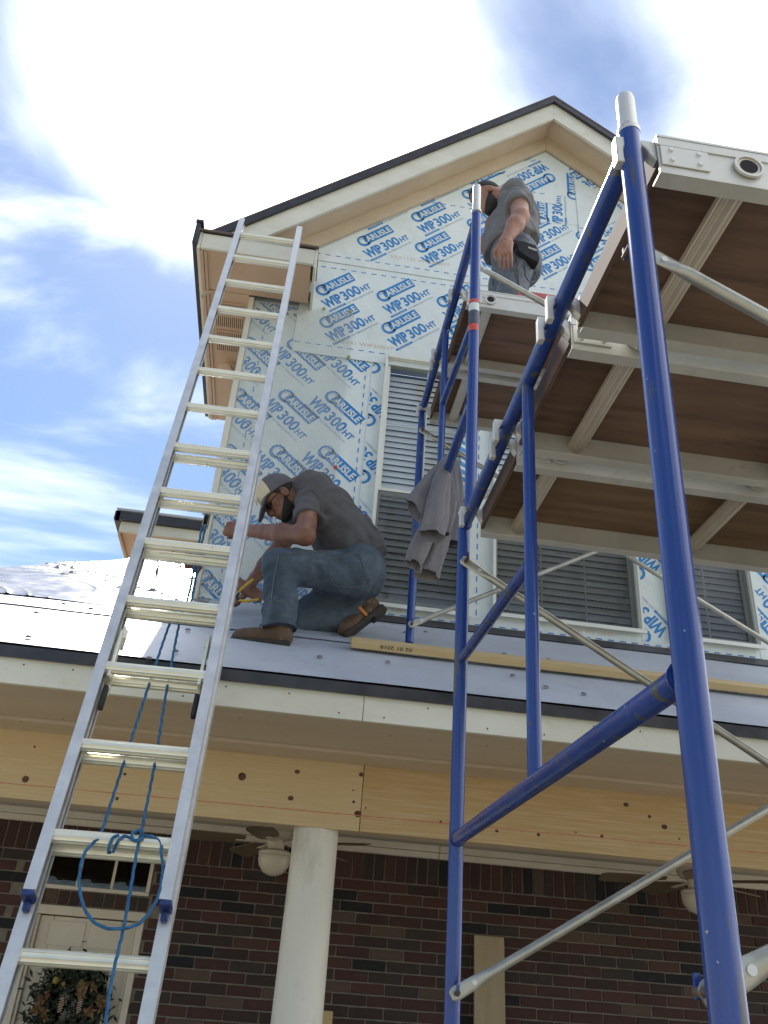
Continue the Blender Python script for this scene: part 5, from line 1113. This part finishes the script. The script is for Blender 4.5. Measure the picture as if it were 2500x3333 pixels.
def f_jeans2(P):
    ax = [(.85, -.5, 0), (.5, .85, 0), (0, 0, 1)]
    pel = smin([f_ell(P, K['pe']+Vector((.01,0,.03)), ax, (.140, .178, .16)), f_ell(P, K['pe']+Vector((.05,-.01,-.02)), ax, (.12, .165, .12))], .04)
    ls = []
    for h_, k_, a_2 in (('lhip','lk','la'), ('rhip','rk','ra')): ls += [f_cap(P, K[h_], K[k_], .108, .080), np.maximum(f_cap(P, K[k_], K[a_2], .080, .078), f_pl(P, K[a_2], (0, 0, -1)))]
    d = smin([pel]+ls, .03); d = np.maximum(d, f_pl(P, K['pe']+Vector((0,0,.17)), (0, 0, 1)))
    return d+wob(P, 30, .005, 1.)+wob(P, 75, .003, .5)
jn2 = nets('jeans', f_jeans2, lo2, hi2, .008, MT['jeans2'], p2)
def surf2(x, y, fn, off=.003):
    o = Vector((0, 0, H)); e = y_(x, y, YP); d = (e-o).normalized(); t = (e-o).length-.5
    for _ in range(90):
        v = float(fn(np.array([list(o+d*t)], dtype=np.float32))[0])
        if v < .0012: return o+d*(t-off)
        t += max(.001, v*.7)
    return None
for nm, pts in (('side_seam', [(865,1340),(870,1480),(880,1650),(905,1800),(925,1900)]), ('side_seam', [(900,1380),(905,1500),(915,1680),(935,1850)]), ('back_pocket', [(1010,1480),(1030,1600),(1045,1720),(1110,1800),(1180,1780),(1200,1650)]), ('front_pocket', [(470,1640),(500,1760),(520,1850)])):
    MB().tube(spline([q for q in (surf2(x, y, f_jeans2) for x, y in pts) if q], 4), .0032, 6).build(nm, MT['seam'], jn2)
for a_3 in ('la', 'ra'): boot('boot', Vector((K[a_3].x+.07, K[a_3].y, FZ+.008)), Vector((K[a_3].x-.20, K[a_3].y+.02, FZ+.008)), K[a_3]+Vector((0,0,.03)), (0,0,1), 1, p2)
f2, u2, s2 = FR2
nets('hair', lambda P: np.maximum(np.maximum(f_ell(P, C2+u2*.045-f2*.006, [f2, s2, u2], (.1005, .0805, .101)), -f_pl(P, C2+u2*.028-f2*.02, u2*.80-f2*.60)), f_pl(P, C2+f2*.085+u2*.06, f2*.9-u2*.3))+wob(P, 220, .0008), A3(C2)-.17, A3(C2)+.17, .004, MT['hair'], p2)
nets('beard', lambda P: np.maximum(np.maximum(head_sdf(P, C2, FR2, 0)-.0050+wob(P, 260, .0014), f_pl(P, C2-u2*.008, u2*.80+f2*.50)), np.maximum(-f_pl(P, C2-f2*.002, f2+u2*.10), np.abs(f_pl(P, C2, s2))-.067)), A3(C2)-.17, A3(C2)+.17, .0035, MT['hair'], p2)
# belt pouch
pp = [y_(x, y, YP-.205) for x, y in ((805,1170), (1000,1175), (1205,1220), (1268,1420), (1240,1510), (1130,1470), (1000,1400), (895,1345), (870,1250), (805,1245))]
nrm = Vector((.12, -1, 0)).normalized()
pcn = sum(pp, Vector())/len(pp); pp = [q-nrm*(q-pcn).dot(nrm) for q in pp]
b = MB(); b.prism([q+nrm*.012 for q in pp], -nrm*.065); po = b.build('tool_pouch', MT['black_cloth'], p2, bevel=.006, seg=2)
V, F = fit(text2d('MARKEX', 1, .02), 0, 0, 1, 1); a0 = y_(1070, 1290, YP-.205); a1 = y_(1210, 1325, YP-.205); a0 -= nrm*((a0-pcn).dot(nrm)); a1 -= nrm*((a1-pcn).dot(nrm)); ex = a1-a0; ey = ex.cross(nrm).normalized()*-.014
if ey.z < 0: ey = -ey
b = MB(); b.add([a0+ex*p+ey*q+nrm*.0135 for p, q in V], F); b.build('pouch_print', MT['print_white'], po, smooth=False)
# ================================================================== trees across the yard (they mirror in the window panes)
def tree(label, x, y, ht, cr, seed, nleaf):
    rn = random.Random(seed); t = thing('maple_tree', label, 'tree', (x, y, 0), 'trees across the yard')
    b = MB(); b.tube([(x,y,0),(x+.1,y,ht*.25),(x-.05,y+.1,ht*.5),(x+.1,y,ht*.85)], [.22,.17,.11,.03], 10); ends = []
    for i in range(16):
        a = rn.uniform(0, 6.28); z0 = ht*rn.uniform(.28, .75); l = cr*rn.uniform(.6, 1.05)*(1.1-.5*z0/ht); p0 = Vector((x,y,z0)); p1_ = p0+Vector((math.cos(a)*l*.5, math.sin(a)*l*.5, l*.3)); p2_ = p0+Vector((math.cos(a+.2)*l, math.sin(a+.2)*l, l*.55))
        b.tube([p0,p1_,p2_], [.06,.04,.012], 6); ends += [p1_, p2_, p2_+Vector((rn.gauss(0,.4), rn.gauss(0,.4), .4))]
        for _ in range(2):
            e = p2_+Vector((rn.gauss(0,.6), rn.gauss(0,.6), rn.gauss(.2,.4))); b.tube([p1_.lerp(p2_, .6), e], [.02,.006], 5); ends.append(e)
    b.build('trunk', MT['bark'], t); b = MB()
    for _ in range(nleaf):
        c = rn.choice(ends)+Vector((rn.gauss(0,.34), rn.gauss(0,.34), rn.gauss(0,.28))); d = Vector((rn.gauss(0,1), rn.gauss(0,1), rn.gauss(0,.7))).normalized(); s = d.cross(Vector((rn.gauss(0,1), rn.gauss(0,1), rn.gauss(0,1)))).normalized(); l = rn.uniform(.04, .085)
        b.add([c-d*l, c+s*l*.6, c+d*l, c-s*l*.6], [(0,1,2,3)])
    o = b.build('crown', MT['leaves'], t, smooth=False); o['kind'] = 'stuff'
tree('leafy young tree behind the photographer, mirrored in the window panes', .9, -8.0, 8.2, 2.3, 3, 5200)
tree('taller leafy tree mirrored in the far window, behind the photographer', 6.2, -9.5, 9.0, 2.8, 9, 5200)
